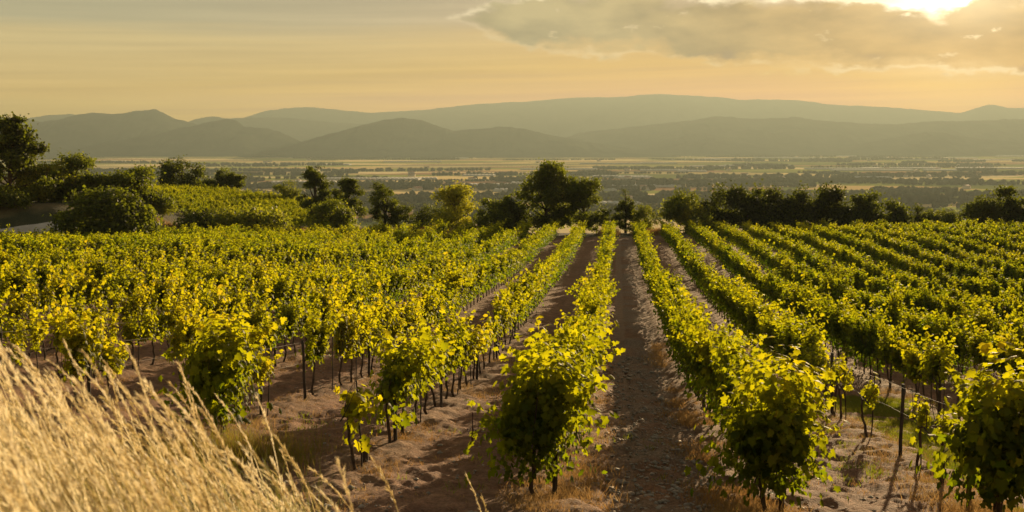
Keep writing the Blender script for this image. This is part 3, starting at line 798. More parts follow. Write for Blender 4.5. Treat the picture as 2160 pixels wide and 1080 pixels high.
# ------------------------------------------------------------------ vines
ZC = 0.74
def vine_points(r, nsh, L=1.1, top=1.55, spread=0.30, step=0.055, low=0.0, extra=()):
    """leaf points of one vine: shoots grown from a cordon along local Y"""
    C = []; N = []
    shoots = []
    nl = max(3, int(round(L * 3.4)))
    lobes = [(r.uniform(-L / 2, L / 2), r.normal(0, 1.0), r.uniform(0.62, 1.18)) for _ in range(nl)]
    for i in range(nsh):
        ly, ll, lh = lobes[r.integers(nl)]
        y0 = np.clip(ly + r.normal(0, 0.07), -L * .55, L * .55); lat = ll * 0.8 + r.normal(0, 0.55)
        ln = lh * (top - ZC) * (r.uniform(0.7, 1.15) if r.random() > 0.16 else r.uniform(1.1, 1.45))
        drc = np.array([lat * 0.62 * min(spread, .4), r.normal(0, 0.22), 1.0]); drc /= np.linalg.norm(drc)
        shoots.append((np.array([r.normal(0, .04 if spread < .5 else .17), y0, ZC + r.uniform(-.02, .1)]), drc, ln, r.uniform(0.0, 0.55) * np.sign(lat) * (spread * 2 if spread < .5 else 0.5), r.uniform(0, 0.5)))
    for e in extra:
        st, en, droop = e
        st = np.array(st, float); en = np.array(en, float); dv = en - st; ln = np.linalg.norm(dv)
        shoots.append((st, dv / ln, ln, 0.0, droop))
    for st, drc, ln, out, droop in shoots:
        n = max(4, int(ln / step))
        t_ = (np.arange(n) + r.uniform(0, 1, n) * 0.6) / n
        P = st + drc * (t_ * ln)[:, None]
        P[:, 0] += out * t_ ** 2 * ln; P[:, 2] -= droop * t_ ** 2.5 * ln * 0.7
        off = r.normal(size=(n, 3)); off /= np.linalg.norm(off, axis=1)[:, None]
        rr = 0.085 * (1 - 0.7 * t_)[:, None]
        C.append(P + off * rr); N.append(off * 0.7 + np.array([0, 0, 0.45]) + np.array([np.sign(P[:, 0].mean() + 1e-6) * 0.25, 0, 0]))
        k = int(n * 0.8); j = r.integers(0, max(1, int(n * 0.7)), k)      # leaves of the side shoots
        off = r.normal(size=(k, 3)); off /= np.linalg.norm(off, axis=1)[:, None]
        C.append(P[j] + off * r.uniform(0.05, 0.17, k)[:, None] * min(1.3, spread / 0.26)); N.append(off + np.array([0, 0, 0.3]))
    if spread >= .5:      # bushy vine: a closed coat of hanging leaves round the shoots
        k = int(nsh * 8)
        d_ = r.normal(size=(k, 3)); d_ /= np.linalg.norm(d_, axis=1)[:, None]
        bump = 0.58 + 0.85 * vnoise(d_[:, 0] * 2.8 + nsh, d_[:, 2] * 2.8 + d_[:, 1] * 2.1, nsh)
        zc = ZC + (top - ZC) * 0.42
        P = np.sign(d_) * np.abs(d_) ** 0.72 * np.array([0.38, L * 0.52, (top - ZC) * 0.74])[None] * (bump * r.uniform(0.8, 1.04, k))[:, None] + np.array([0, 0, zc])
        C.append(P); N.append(d_ * 1.0 + r.normal(0, 0.38, (k, 3)) + np.array([0, 0, 0.15]))
    if low > 0:
        k = int(95 * low * nsh / 20)
        y0 = r.uniform(-L / 2, L / 2, k)
        P = np.stack([r.normal(0, spread * 0.6, k), y0, r.uniform(ZC - min(0.42, 0.45 * low), ZC + 0.25, k)], 1)
        C.append(P); N.append(np.stack([np.sign(P[:, 0]) + r.normal(0, .5, k), r.normal(0, .6, k), r.uniform(0, .6, k)], 1))
    C = np.concatenate(C); C[:, 0] += 0.13 * np.maximum(C[:, 2] - 0.8, 0)     # combed to the right by the wind
    return C, np.concatenate(N)

def vine_foliage_arrays(seed, lod, nsh, size, **kw):
    r = np.random.default_rng(seed)
    C, N = vine_points(r, nsh, **kw)
    s = size * np.clip(r.normal(0.88, 0.30, len(C)), 0.3, 1.45)
    hang = ((0, 0, -1.0), 0.7)
    V, Fc, nf = stamp(lod, C, N, s, r, up=hang)
    nv = len(V) // len(C)
    # leaf tint goes from green to paler yellow with height on the vine
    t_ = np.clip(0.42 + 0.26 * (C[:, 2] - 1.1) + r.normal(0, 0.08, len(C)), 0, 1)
    return V, Fc, np.repeat(t_, nv)

def trunk_arrays(seed, L=1.0, h=ZC, thick=1.0):
    r = np.random.default_rng(seed); a = Acc()
    t_ = np.linspace(0, 1, 8)
    wx = np.cumsum(r.normal(0, 0.018, 8)); wy = np.cumsum(r.normal(0, 0.025, 8)); wx -= wx[0]; wy -= wy[0]
    P = np.stack([wx, wy, -0.04 + t_ * (h + 0.0)], 1)
    a.add(*tube(P, thick * (0.026 - 0.009 * t_ + 0.004 * np.sin(t_ * 19 + seed)), 7))
    for sg in (-1, 1):
        q = np.linspace(0, 1, 6)
        A = P[-1] + np.stack([r.normal(0, .01, 6) * q, sg * q * L * 0.45, 0.05 * np.sin(q * 2.5) + r.normal(0, .008, 6)], 1)
        A[0] = P[-1]
        a.add(*tube(A, thick * (0.017 - 0.008 * q), 6))
        for _ in range(2):
            yy = A[r.integers(2, 5)]; e = yy + np.array([r.normal(0, .12), r.normal(0, .08), r.uniform(.3, .6)])
            a.add(*tube(np.stack([yy, (yy + e) / 2 + r.normal(0, .02, 3), e]), np.array([0.006, 0.005, 0.003]), 5))
    return a.get()

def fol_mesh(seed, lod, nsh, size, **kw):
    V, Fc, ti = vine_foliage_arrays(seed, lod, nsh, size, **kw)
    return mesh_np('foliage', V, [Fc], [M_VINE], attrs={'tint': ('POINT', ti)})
FOL = {}
for kd, args in {'young': (5, dict(top=1.22, spread=0.17, L=0.6)), 'thin': (11, dict(top=1.38, spread=0.20)), 'norm': (23, dict(top=1.58, spread=0.22, low=0.3)), 'full': (32, dict(top=1.66, spread=0.25, low=0.8))}.items():
    for lod, size, mul, nvar in (('hi', 0.074, 1.4, 8), ('mid', 0.077, 1.4, 8)):
        FOL[kd, lod] = [fol_mesh(100 + i * 7 + len(kd) * 31, lod, max(5, int(args[0] * mul)), size, step=0.037 if lod == 'hi' else 0.043, **args[1]) for i in range(nvar)]
TRK = []
for i in range(7):
    V, f = trunk_arrays(i + 3); TRK.append(mesh_np('trunk', V, f, [M_BARK], smooth=True))

START = {0: 12.55, 1: 12.0, 2: 12.75, 3: 14.3, 4: 15, -1: 13.72, -2: 15.6, -3: 16.5, -4: 17.6}
def row_start(k): return START.get(k, 18.5 if k < 0 else 15.5)
def y_end(x): return np.interp(x, [-70, -44, -38, -33, -24, -10, 10, 60], [66, 78, 84, 91, 100, 103.5, 105, 108])
rv = np.random.default_rng(77)
spots = []
for k in range(-34, 34):
    s = row_start(k); i = 0
    while s < 118:
        x, y = row_pt(k, s)
        if y < y_end(x) + 0.6 * math.sin(k * 1.7):
            inw = (-0.47 * y - 1.2 < x < 0.56 * y + 2.5)
            if inw:
                spots.append((k, i, s, x, y, float(ground_z(x, y))))
            i += 1
        s += 1.08 + rv.uniform(-0.06, 0.06)
def vigour(k, i, s, x, y):
    v_ = 0.62 + 0.75 * (vnoise(x / 5.5 + 3, y / 5.5, 21) - 0.5)
    v_ += 0.20 * S(y, 24, 45)
    if k <= -1: v_ -= 0.20 * (1 - S(y, 22, 34))
    if k >= 2: v_ -= 0.50 * (1 - S(y, 21, 28))
    if k in (0, 1): v_ += 0.15
    return v_
ORD = ['first', 'second', 'third', 'fourth', 'fifth', 'sixth', 'seventh', 'eighth', 'ninth', 'tenth', 'eleventh', 'twelfth', 'thirteenth', 'fourteenth', 'fifteenth', 'sixteenth', 'seventeenth', 'eighteenth', 'nineteenth', 'twentieth']
def ordn(n):
    if n < 20: return ORD[n]
    t_, o_ = divmod(n + 1, 10)
    tens = {2: 'twent', 3: 'thirt', 4: 'fort', 5: 'fift'}[t_]
    return tens + 'ieth' if o_ == 0 else tens + 'y-' + ORD[o_ - 1]
def rowname(k): return ('%s row left of the lane' % ordn(-k)) if k <= 0 else ('%s row right of the lane' % ordn(k - 1))

def in_frame(s_):
    k, i, s, x, y, z = s_
    return abs(x) < 0.452 * y + 0.6
cand = sorted([s_ for s_ in spots if in_frame(s_)], key=lambda q: q[4])
near_ids = {(q[0], q[1]) for q in cand[:300]}
# hand-placed look of the vines nearest the camera: (row, index) -> foliage arguments
HERO = {
 (0, 0): dict(kind='hero', nsh=64, L=0.7, top=1.66, spread=0.51, low=1.3, size=0.086, tint=-0.10, label='big dark green bushy vine nearest the camera at the left side of the lane',
   extra=[((0.1, 0, .95), (0.95, .1, 1.05), .15), ((0.1, .2, .8), (0.85, .1, .72), .2), ((0.2, -.1, .9), (0.8, 0, .95), .2), ((-.1, 0, 1.0), (-.85, -.1, 1.22), .1), ((-.1, 0, 1.0), (-.75, .1, .95), .5),
          ((0, .2, 1.2), (.35, .3, 1.75), 0), ((0, -.2, 1.2), (-.3, 0, 1.72), 0), ((-.2, 0, .7), (-.5, 0, .45), .2), ((.2, 0, .7), (.4, 0, .38), .2)]),
 (1, 0): dict(kind='hero', nsh=72, L=0.8, top=1.64, spread=0.51, low=1.4, size=0.086, tint=-0.09, label='big dark green bushy vine nearest the camera at the right side of the lane',
   extra=[((-.1, 0, .9), (-.75, 0, 1.25), .2), ((-.1, 0, .8), (-.8, -.2, .7), .1), ((.1, 0, .9), (.75, 0, 1.5), 0), ((.1, 0, .8), (.7, -.2, .6), .4), ((0, 0, 1.2), (.1, -.2, 1.9), 0)]),
 (1, 1): dict(kind='hero', nsh=46, L=1.2, top=1.5, spread=0.34, low=1.0, size=0.105, tint=-0.08, label='bushy green vine right behind the big dark one beside the lane', extra=[((-.1, 0, .9), (-.6, 0, 1.3), .1)]),
 (2, 0): dict(kind='hero', nsh=64, L=1.1, top=1.7, spread=0.56, low=2.0, size=0.112, tint=-0.08, label='big leafy vine cut by the bottom right corner',
   extra=[((-.1, 0, .9), (-.8, 0, 1.0), .2), ((.1, 0, 1.0), (.6, 0, 1.8), 0)]),
 (2, 1): dict(kind='young', label='thin young vine with few leaves beside a post, next to the corner vine', tint=0.2),
 (-1, 0): dict(kind='hero', nsh=9, L=0.35, top=1.12, spread=0.2, low=0.8, size=0.115, tint=0.22, label='small yellow vine on a bare crooked trunk beside a short stump',
   extra=[((0, 0, .8), (-.28, 0, 1.15), 0), ((0, 0, .8), (.34, 0, 1.02), .1)]),
 (-1, 2): dict(kind='hero', nsh=34, L=1.3, top=1.62, spread=0.34, low=0.8, size=0.10, tint=-0.02, label='upright green vine right behind the small yellow vine', extra=[]),
 (-1, 3): dict(kind='hero', nsh=30, L=1.2, top=1.5, spread=0.34, low=0.6, size=0.10, tint=0.02, label='green vine with sunlit right edge, fourth in its row', extra=[((0, 0, .8), (.4, 0, 1.2), .1)]),
 (-2, 0): dict(kind='hero', nsh=52, L=1.1, top=1.5, spread=0.51, low=1.2, size=0.105, tint=-0.08, label='broad low-hanging bushy vine behind the golden grass with a long shoot to the left',
   extra=[((-.2, 0, .7), (-.95, 0, .62), -.1), ((-.2, 0, 1.1), (-.8, 0, 1.3), .1), ((.1, 0, .6), (.2, -.3, .12), .1), ((.1, 0, 1.2), (.35, 0, 1.85), 0), ((.2, 0, .8), (.3, -.2, .2), 0)]),
 (-2, 1): dict(kind='full', label='full sunlit vine right behind the broad low-hanging one', tint=0.05),
 (-3, 0): dict(kind='norm', label='compact yellowish vine on a stout post, alone behind the grass at the left', tint=0.12),
}
GAPS = {(2, 4), (2, 7), (3, 1), (3, 4), (3, 7), (4, 2), (4, 5), (-2, 3), (-4, 1), (-1, 1), (-3, 2), (-3, 3), (3, 2), (2, 5), (-2, 4)}
far_V = []; far_F4 = []; far_t = []; far_n = 0; farT = Acc()
FARV = []
for i in range(10):
    FARV.append((vine_foliage_arrays(900 + i, 'mid', 28, 0.088, step=0.05, top=1.52, spread=0.22, low=0.8), vine_foliage_arrays(950 + i, 'low', 27, 0.104, step=0.057, top=1.5, spread=0.25, low=1.2)))
ci, si = math.cos(-THETA), math.sin(-THETA)
def rotz(V, a):
    c, s = math.cos(a), math.sin(a)
    return np.stack([V[:, 0] * c - V[:, 1] * s, V[:, 0] * s + V[:, 1] * c, V[:, 2]], 1)
nvine = 0
for (k, i, s, x, y, z) in spots:
    vg = vigour(k, i, s, x, y)
    yel = -0.08 + 0.24 * (vnoise(x * 2.1, y * 2.1, 33) - 0.5) + 0.20 * (0.5 - S(vg, 0.35, 0.85)) + 0.10 * (1 - S(abs(x + 8), 4, 22)) * (1 - S(y, 40, 70)) - 0.04
    if (k, i) in GAPS: continue
    if (k, i) not in HERO and vnoise(x * 3.3, y * 3.3, 8) > (0.97 if y > 32 else 0.82): 
        if k not in (0, 1): continue
    rr = random.Random(k * 1000 + i)
    if (k, i) in near_ids:
        h = HERO.get((k, i))
        kd = 'young' if (k in (2, 3) and 14 < y < 24) or vg < 0.12 else 'thin' if vg < 0.42 else 'norm' if vg < 0.72 else 'full'
        lod = 'hi' if y < 24 else 'mid'
        sc_h = 0.94 + 0.12 * rr.random()
        if h: kd = h['kind']
        look = {'young': 'small young vine', 'thin': 'sparse yellow vine', 'norm': 'sunlit leafy vine', 'full': 'dense green vine'}.get(kd, '')
        lb = h['label'] if h else '%s, %s from the near end, %s' % (look, ordn(i), rowname(k))
        root = link('grapevine', None, loc=(x - (0.17 if (k, i) == (0, 0) else 0.12 if (k, i) == (1, 0) else 0), y, z), rot=(0, 0, -THETA), label=lb, cat='grapevine', group='grapevines in trellised rows')
        if kd == 'hero':
            fm = fol_mesh(k * 10 + i + 500, 'hi', h['nsh'], h['size'], L=h['L'], top=h['top'], spread=h['spread'], low=h['low'], extra=h['extra'])
        else:
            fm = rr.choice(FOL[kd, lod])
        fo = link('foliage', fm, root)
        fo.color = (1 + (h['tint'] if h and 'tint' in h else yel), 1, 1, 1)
        to = link('trunk', rr.choice(TRK), root)
        if not (h and kd == 'hero'):
            fo.scale = (0.85 + 0.4 * rr.random(), 1.0, 0.87 + 0.24 * rr.random())
        if (k, i) == (0, 0):      # a small bunch of dark red grapes under the left shoot
            g = Acc(); rg = np.random.default_rng(4)
            iv = np.array([(1, 0, 0), (-1, 0, 0), (0, 1, 0), (0, -1, 0), (0, 0, 1), (0, 0, -1)], float)
            it = [(0, 2, 4), (2, 1, 4), (1, 3, 4), (3, 0, 4), (2, 0, 5), (1, 2, 5), (3, 1, 5), (0, 3, 5)]
            for q in range(26):
                tq = q / 26; rr_ = 0.032 * (1 - tq) + 0.006
                c_ = np.array([rg.normal(0, rr_), rg.normal(0, rr_), -0.16 * tq]) + np.array([-0.70, 0.05, 0.82])
                g.add(iv * 0.010 + c_, None, it)
            gv, gf = g.get()
            sv, sq, st_ = tube(np.array([[-0.70, 0.05, 1.0], [-0.70, 0.05, 0.80], [-0.70, 0.05, 0.66]]), 0.006, 5)
            gf = [sq, np.concatenate([gf[0] + len(sv), st_])]; gv = np.concatenate([sv, gv])
            link('grape_cluster', mesh_np('grape_cluster', gv, gf, [M_GRAPE], smooth=True), root)
        nvine += 1
    else:
        a, b = FARV[rr.randrange(10)]
        V, Fc, ti = a if y < 62 else b
        kx = 0.9 + 0.35 * S(vg, 0.3, 0.9); kz = (0.84 + 0.2 * S(vg, 0.3, 0.9)) * rr.uniform(0.92, 1.07)
        V = V * np.array([kx, rr.choice((-1, 1)), kz * (rr.uniform(0.88, 1.12) if y < 62 else 1)])
        V = rotz(V, -THETA) + np.array([x, y, z])
        far_V.append(V); far_F4.append(Fc + far_n); far_n += len(V); far_t.append(np.clip(ti + yel, 0, 1))
        if y < 75:
            P = np.array([[x, y, z - 0.03], [x + rr.uniform(-.04, .04), y, z + 0.4], [x + rr.uniform(-.05, .05), y, z + 0.85]])
            farT.add(*tube(P, np.array([0.028, 0.02, 0.018]), 4))
TV, TF = farT.get()
allV = np.concatenate(far_V + [TV]); F4 = np.concatenate(far_F4)
tf4 = TF[0] + far_n; tf3 = TF[1] + far_n
mi = np.concatenate([np.zeros(len(F4)), np.ones(len(tf4)), np.ones(len(tf3))])
me = mesh_np('distant_vines', allV, [np.concatenate([F4, tf4]), tf3], [M_VINE, M_BARK], midx=mi, attrs={'tint': ('POINT', np.concatenate(far_t + [np.zeros(len(TV))]))})
link('distant_vines', me, label='rows of vines farther off running down to the trees', kind='stuff')
print('near vines', nvine, 'all', len(spots))

# hillside vines left behind the hedges
def hillside():
    r = np.random.default_rng(31); Vs = []; Fs = []; ts = []; n = 0
    for j in range(24):
        for s in np.arange(0, 62, 1.1):
            x = -68 + s + 0.25 * j; y = 114.5 + j * 1.75 + 0.08 * s
            if y > 155 - 0.0 * s or x > -17 - (y - 112) * 0.20 + 2 * math.sin(j): continue
            if x < -55 + (y - 112) * 0.12: continue
            if r.random() < 0.04: continue
            z = float(ground_z(x, y))
            V, Fc, ti = FARV[r.integers(10)][1]
            V = rotz(V * np.array([r.choice((-1, 1)) * 1.0, 1, r.uniform(.68, .8)]), PI / 2 + 0.08) + np.array([x, y, z])
            Vs.append(V); Fs.append(Fc + n); n += len(V); ts.append(np.clip(ti - 0.14, 0, 1))
    me = mesh_np('hillside_vines', np.concatenate(Vs), [np.concatenate(Fs)], [M_VINE], attrs={'tint': ('POINT', np.concatenate(ts))})
    link('hillside_vines', me, label='small bright green vine field on the hillside at the left', kind='stuff')
hillside()

# ------------------------------------------------------------------ trellis posts and wires
def post_mesh(h, r0, seed):
    r = np.random.default_rng(seed); t_ = np.linspace(0, 1, 7)
    P = np.stack([r.normal(0, .004, 7) + 0.02 * t_ * r.normal(), r.normal(0, .004, 7), -0.1 + t_ * (h + 0.1)], 1)
    V, Q, T = tube(P, r0 * (1.04 - 0.12 * t_ + r.normal(0, .03, 7)), 9)
    return mesh_np('trellis_post', V, [Q, T], [M_POST], smooth=False)
PM = [post_mesh(1.25, 0.029, 1), post_mesh(1.18, 0.027, 2), post_mesh(1.30, 0.031, 3)]
STK = [post_mesh(1.15, 0.011, 4), post_mesh(1.05, 0.010, 5)]
for k in range(-9, 8):
    s = row_start(k) + (0.25 if k not in (-1,) else 2.3); j = 0
    posts = []
    while s < 44:
        x, y = row_pt(k, s)
        if abs(x) < 0.455 * y + 0.4 and y < 42 and not (k in (0, 1) and j == 0 and False):
            posts.append((x, y))
            link('trellis_post', PM[(k * 3 + j) % 3], loc=(x + 0.05, y, float(ground_z(x, y))), rot=(0.03 * math.sin(k + j), 0.03 * math.cos(k * 2 + j), j),
                 label='dark wooden trellis post, %s from the near end, %s' % (ordn(j), rowname(k)), cat='post', group='trellis posts')
        j += 1; s += 4.32 if j % 2 else 5.4
# wires: one object per wire
def wire(k, zh, word):
    r = np.random.default_rng(abs(k) * 7 + int(zh * 10)); P = []
    s = row_start(k) + 0.2
    while s < 42:
        x, y = row_pt(k, s)
        if abs(x) < 0.48 * y + 2: P.append((x, y, float(ground_z(x, y)) + zh - 0.02 * math.sin((s % 4.5) / 4.5 * PI)))
        s += 0.5
    if len(P) < 4: return
    V, Q, T = tube(P, np.full(len(P), 0.0022), 5)
    link('trellis_wire', mesh_np('trellis_wire', V, [Q, T], [M_WIRE]), label='thin %s trellis wire along the %s' % (word, rowname(k)), cat='wire', group='trellis wires')
for k in range(-7, 6):
    wire(k, 0.78, 'lower'); wire(k, 1.16, 'upper')
# the short stump by the small yellow vine
x, y = row_pt(-1, 14.15)
link('wooden_stump', post_mesh(0.36, 0.045, 8), loc=(x + 0.02, y, float(ground_z(x, y))), label='short weathered stump standing beside the small yellow vine', cat='stump')
# thin planting stakes of the nearest vines
cnt = 0
for (k, i, s, x, y, z) in spots:
    if (k, i) in near_ids and y < 26 and k in (-4, -3, -2, -1, 2, 3) and (k, i) not in GAPS and (i % 2 == 0 or k > 1):
        link('vine_stake', STK[i % 2], loc=(x + 0.07, y + 0.1, z), rot=(0.05 * math.sin(i * 3), 0.06 * math.sin(i * 5 + k), 0), label='thin stake beside the %s vine, %s' % (ordn(i), rowname(k)), cat='stake', group='thin vine stakes')
        cnt += 1

# ------------------------------------------------------------------ ground cover
def blades(P, h, w_, lean, r, segs=3, curve_=0.5, leandir=None):
    """curved grass blades: P (n,3) roots, h heights"""
    n = len(P); ph = r.uniform(0, 2 * PI, n)
    D = np.stack([np.cos(ph), np.sin(ph)], 1) * lean[:, None]
    if leandir is not None: D = D + np.array(leandir)
    face = r.uniform(0, PI, n); side = np.stack([np.cos(face), np.sin(face), np.zeros(n)], 1)
    V = []
    for j in range(segs + 1):
        t_ = j / segs
        c = P + np.stack([D[:, 0] * h * (t_ * (1 - curve_) + curve_ * t_ * t_), D[:, 1] * h * (t_ * (1 - curve_) + curve_ * t_ * t_), h * t_ * (1 - 0.15 * t_ * t_)], 1)
        ww = (w_ * (1 - 0.85 * t_))[:, None] * side
        V += [c - ww, c + ww]
    V = np.stack(V, 1)
    b = (np.arange(n) * 2 * (segs + 1))[:, None]
    Q = np.concatenate([b + np.array([[2 * j, 2 * j + 1, 2 * j + 3, 2 * j + 2]]) for j in range(segs)])
    return V.reshape(-1, 3), Q, 2 * (segs + 1)

def cover(name, label, pts, h, w_, lean, tint, seed, mat=None, tuft=8, trad=0.06):
    r = np.random.default_rng(seed)
    P = np.repeat(pts, tuft, 0); n = len(P)
    P = P + np.stack([r.normal(0, trad, n), r.normal(0, trad, n), np.zeros(n)], 1)
    P[:, 2] = ground_z(P[:, 0], P[:, 1]) - 0.01
    hh = np.repeat(h, tuft) * r.uniform(0.4, 1.15, n)
    V, Q, nv = blades(P, hh, np.full(n, w_) * r.uniform(.6, 1.3, n), r.uniform(0.2, 1.0, n) * lean, r)
    ti = np.clip(np.repeat(tint, tuft) + r.normal(0, .1, n), 0, 1)
    me = mesh_np(name, V, [Q], [mat or M_WEED], attrs={'tint': ('POINT', np.repeat(ti, nv))})
    link(name, me, kind='stuff', label=label)

r = np.random.default_rng(12)
# dry weeds under the vines and strewn between them
P = []; Hh = []; Ti = []
for k in range(-9, 9):
    n = 3600 if k in (-1, 0, 1, 2, 3) else 1800
    s = row_start(k) - 0.9 + (37 - row_start(k)) * r.random(n) ** 1.3; lat = r.normal(0, 0.26, n) + (-0.25 if k == 1 else 0.1 if k == 0 else 0)
    X = (k - 0.3) * 2.5 + lat
    x = X * math.cos(THETA) + s * math.sin(THETA); y = -X * math.sin(THETA) + s * math.cos(THETA)
    dn = vnoise(x / 1.3, y / 1.3, 61)
    kp = (dn > 0.38) & (np.abs(x) < 0.47 * y + 1)
    P.append(np.stack([x, y, 0 * x], 1)[kp]); Hh.append((0.05 + 0.17 * dn[kp] * r.random(kp.sum())) * (1.3 if k in (1, 2) else 1)); Ti.append(0.45 + 0.4 * dn[kp])
n = 6000
x = r.uniform(-10, 10, n); y = r.uniform(10, 30, n)
lx = x * math.cos(THETA) - y * math.sin(THETA)
kp = (vnoise(x / 0.9, y / 0.9, 62) > 0.55) & (np.abs(lx - 0.5) > 0.75)
P.append(np.stack([x, y, 0 * x], 1)[kp]); Hh.append(r.uniform(0.03, 0.10, kp.sum())); Ti.append(r.uniform(.4, .9, kp.sum()))
cover('dry_weeds', 'dry brown and straw-coloured weeds along the foot of the vines', np.concatenate(P), np.concatenate(Hh), 0.0045, 0.9, np.concatenate(Ti), 13)
# green turf between the second and third rows right of the lane
n = 9000
s = r.uniform(13.5, 27, n); X = r.normal(5.5, 0.8, n)
x = X * math.cos(THETA) + s * math.sin(THETA); y = -X * math.sin(THETA) + s * math.cos(THETA)
kp = vnoise(x / 0.8, y / 0.8, 91) > 0.28
pts = np.stack([x, y, 0 * x], 1)[kp]
n2 = 500; x = r.uniform(-9, 3, n2); y = r.uniform(12, 19, n2); kp = vnoise(x / 1.1, y / 1.1, 44) > 0.72
pts = np.concatenate([pts, np.stack([x, y, 0 * x], 1)[kp]])
cover('green_grass', 'short fresh green grass between the vine rows', pts, np.full(len(pts), 0.11), 0.0055, 1.0, np.full(len(pts), 0.08), 14, tuft=9, trad=0.05)
# olive weeds behind the golden grass
n = 260; x = r.normal(-3.75, 0.55, n); y = r.normal(14.6, 0.5, n)
cover('olive_weeds', 'tall grey-green weeds in front of the broad low-hanging vine', np.stack([x, y, 0 * x], 1), r.uniform(.2, .5, n), 0.004, 0.6, np.full(n, 0.32), 15, tuft=14, trad=0.09)
# pale dry grass on the slope beyond the vines
P = []
for (a0, a1, d0, d1, n) in ((600, 690, 104, 112, 900), (740, 1000, 105, 114, 2600), (1270, 1300, 108, 113, 300), (330, 620, 103, 109, 1500), (1340, 1420, 108, 113, 500)):
    d = r.uniform(d0, d1, n); P.append(np.stack([(r.uniform(a0, a1, n) - 1080) / F * d, d, 0 * d], 1))
P = np.concatenate(P); 
cover('pale_dry_grass', 'pale dry grass on the slope between the vineyard and the trees', P, r.uniform(0.3, 0.8, len(P)), 0.02, 0.5, np.clip(0.75 + 0.5 * (vnoise(P[:, 0] / 3, P[:, 1] / 3, 6) - .7), 0, 1), 16, tuft=8, trad=0.25)
# stones
def stones():
    r = np.random.default_rng(3); n = 3600
    s = 11 + 22 * r.random(n) ** 1.6; X = np.where(r.random(n) < 0.5, r.normal(0.6, 0.55, n), r.uniform(-9, 9, n))
    x = X * math.cos(THETA) + s * math.sin(THETA); y = -X * math.sin(THETA) + s * math.cos(THETA)
    z = ground_z(x, y) + 0.0
    iv = np.array([(1, 0, 0), (-1, 0, 0), (0, 1, 0), (0, -1, 0), (0, 0, 1), (0, 0, -1), (.6, .6, .5), (-.6, .6, .5), (.6, -.6, .5), (-.6, -.6, .5)], float)
    T = np.array([(0, 6, 8), (6, 0, 2), (6, 2, 4), (2, 7, 4), (2, 1, 7), (7, 1, 9), (7, 9, 4), (9, 1, 3), (9, 3, 4), (3, 8, 4), (3, 0, 8), (8, 6, 4), (0, 5, 2), (2, 5, 1), (1, 5, 3), (3, 5, 0)])
    sz = r.gamma(2.2, 0.008, n) + 0.006
    V = iv[None] * sz[:, None, None] * r.uniform(0.6, 1.3, (n, 10, 1)) * np.array([1.2, 1, 0.7])
    a = r.uniform(0, PI, n); c, s_ = np.cos(a)[:, None], np.sin(a)[:, None]
    V = np.stack([V[..., 0] * c - V[..., 1] * s_, V[..., 0] * s_ + V[..., 1] * c, V[..., 2]], -1) + np.stack([x, y, z], 1)[:, None]
    Tt = (T[None] + (np.arange(n) * 10)[:, None, None]).reshape(-1, 3)
    link('loose_stones', mesh_np('loose_stones', V.reshape(-1, 3), [Tt], [M_STONE]), kind='stuff', label='small pale stones strewn over the soil')
stones()

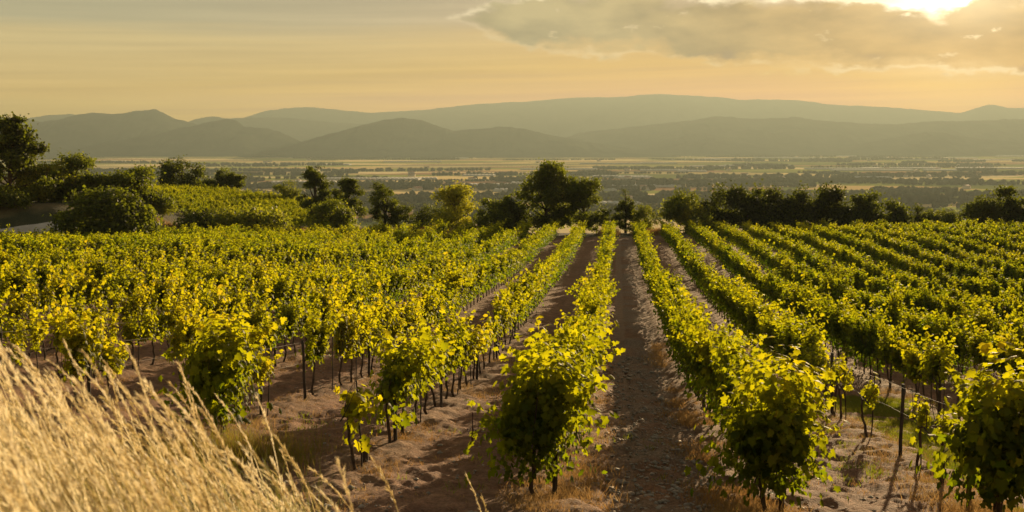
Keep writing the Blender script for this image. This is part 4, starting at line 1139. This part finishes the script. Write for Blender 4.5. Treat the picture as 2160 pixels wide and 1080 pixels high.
# ------------------------------------------------------------------ tall golden grass at the lower left
def golden_grass():
    r = np.random.default_rng(8)
    n = 1900
    y = r.uniform(2.5, 6.6, n)
    xi = np.where(r.random(n) < 0.93, r.uniform(-330, 640, n) , r.uniform(500, 1040, n))
    # thinner towards the right
    kp = r.random(n) < np.where(xi < 0, 1.0, np.where(xi < 660, 1.0 - 0.85 * xi / 660, 0.9))
    y = y[kp]; xi = xi[kp]; n = len(y)
    x = (xi - 1080 + 70) / F * y
    z = ground_z(x, y)
    h = np.where(r.random(n) < 0.68, r.uniform(0.34, 0.60, n), r.uniform(0.60, 1.0, n)) * (1 + 0.12 * S(-x, 1.2, 2.6)) * np.where(r.random(n) < 0.25, 0.75, 1)
    h = h * (1 - 0.12 * S(x, -0.9, 0.1))
    lean = np.stack([r.normal(-0.34, 0.11, n), r.normal(0, 0.08, n)], 1)
    droop = r.uniform(0.2, 1.0, n)
    def pos(t_):   # (n,3)
        f_ = t_ * 0.45 + 0.55 * t_ ** 2.2
        zz = h[:, None] * (t_ - 0.10 * droop[:, None] * t_ ** 4)
        return np.stack([x[:, None] + lean[:, :1] * h[:, None] * f_ - 0.05 * droop[:, None] * t_ ** 5, y[:, None] + lean[:, 1:] * h[:, None] * f_, z[:, None] + zz], -1)
    segs = 8; tt = np.linspace(0, 1, segs + 1)[None, :].repeat(n, 0)
    Cn = pos(tt); face = r.uniform(-0.5, 0.5, n); side = np.stack([np.cos(face), np.sin(face), 0 * face], 1)[:, None]
    wd = (0.0024 * (1 - 0.6 * tt))[..., None]
    V1 = np.stack([Cn - side * wd, Cn + side * wd], 2).reshape(n, -1, 3)
    b = (np.arange(n) * 2 * (segs + 1))[:, None]
    Q1 = np.concatenate([b + np.array([[2 * j, 2 * j + 1, 2 * j + 3, 2 * j + 2]]) for j in range(segs)])
    # seed heads: short spikelets swept along the stem
    m_ = 80
    th = 1 - r.uniform(0, 1, (n, m_)) * r.uniform(0.26, 0.42, n)[:, None]
    B = pos(th).reshape(-1, 3); Bn = pos(np.minimum(th + 0.02, 1.03)).reshape(-1, 3)
    dr = Bn - B; dr /= np.linalg.norm(dr, axis=1)[:, None] + 1e-9
    sw = dr * 1.0 + r.normal(0, 0.22, dr.shape); sw /= np.linalg.norm(sw, axis=1)[:, None]
    ln = r.uniform(0.018, 0.042, len(B))[:, None]
    sd_ = np.cross(sw, r.normal(size=sw.shape)); sd_ /= np.linalg.norm(sd_, axis=1)[:, None] + 1e-9
    ww = 0.0024
    tip = B + sw * ln; md = B + sw * ln * 0.4
    V2 = np.stack([B, md + sd_ * ww, tip, md - sd_ * ww], 1)
    Q2 = (np.arange(len(B)) * 4)[:, None] + np.array([[0, 1, 2, 3]])
    # basal leaves
    nb = 3600; yb = r.uniform(2.4, 6.2, nb); xb = (r.uniform(-330, 620, nb) - 1080 + 70) / F * yb
    Pb = np.stack([xb, yb, ground_z(xb, yb)], 1)
    V3, Q3, nv3 = blades(Pb, r.uniform(0.3, 0.75, nb), np.full(nb, 0.0032), r.uniform(0, .5, nb), r, 4, 0.6, (-0.32, 0))
    V1f = V1.reshape(-1, 3); V2f = V2.reshape(-1, 3)
    V = np.concatenate([V1f, V2f, V3]); Q = np.concatenate([Q1, Q2 + len(V1f), Q3 + len(V1f) + len(V2f)])
    st = np.clip(0.2 + 0.5 * r.random(n) + 0.7 * (vnoise(x * 3.1, y * 2.0, 19) - 0.25), 0.1, 1.0)
    green = vnoise(xb * 1.7, yb * 1.2, 55)
    ti = np.concatenate([np.repeat(st, V1.shape[1]), np.repeat(np.repeat(np.clip(st + 0.15, 0, 1), m_), 4), np.repeat(np.clip(0.30 - 0.9 * (green > 0.55) * green + r.normal(0, .1, nb), 0, 1), nv3)])
    link('tall_grass', mesh_np('tall_grass', V, [Q], [M_GRASS], attrs={'tint': ('POINT', ti)}), kind='stuff', label='tall golden feathery grass bending left in the near lower left corner')
golden_grass()
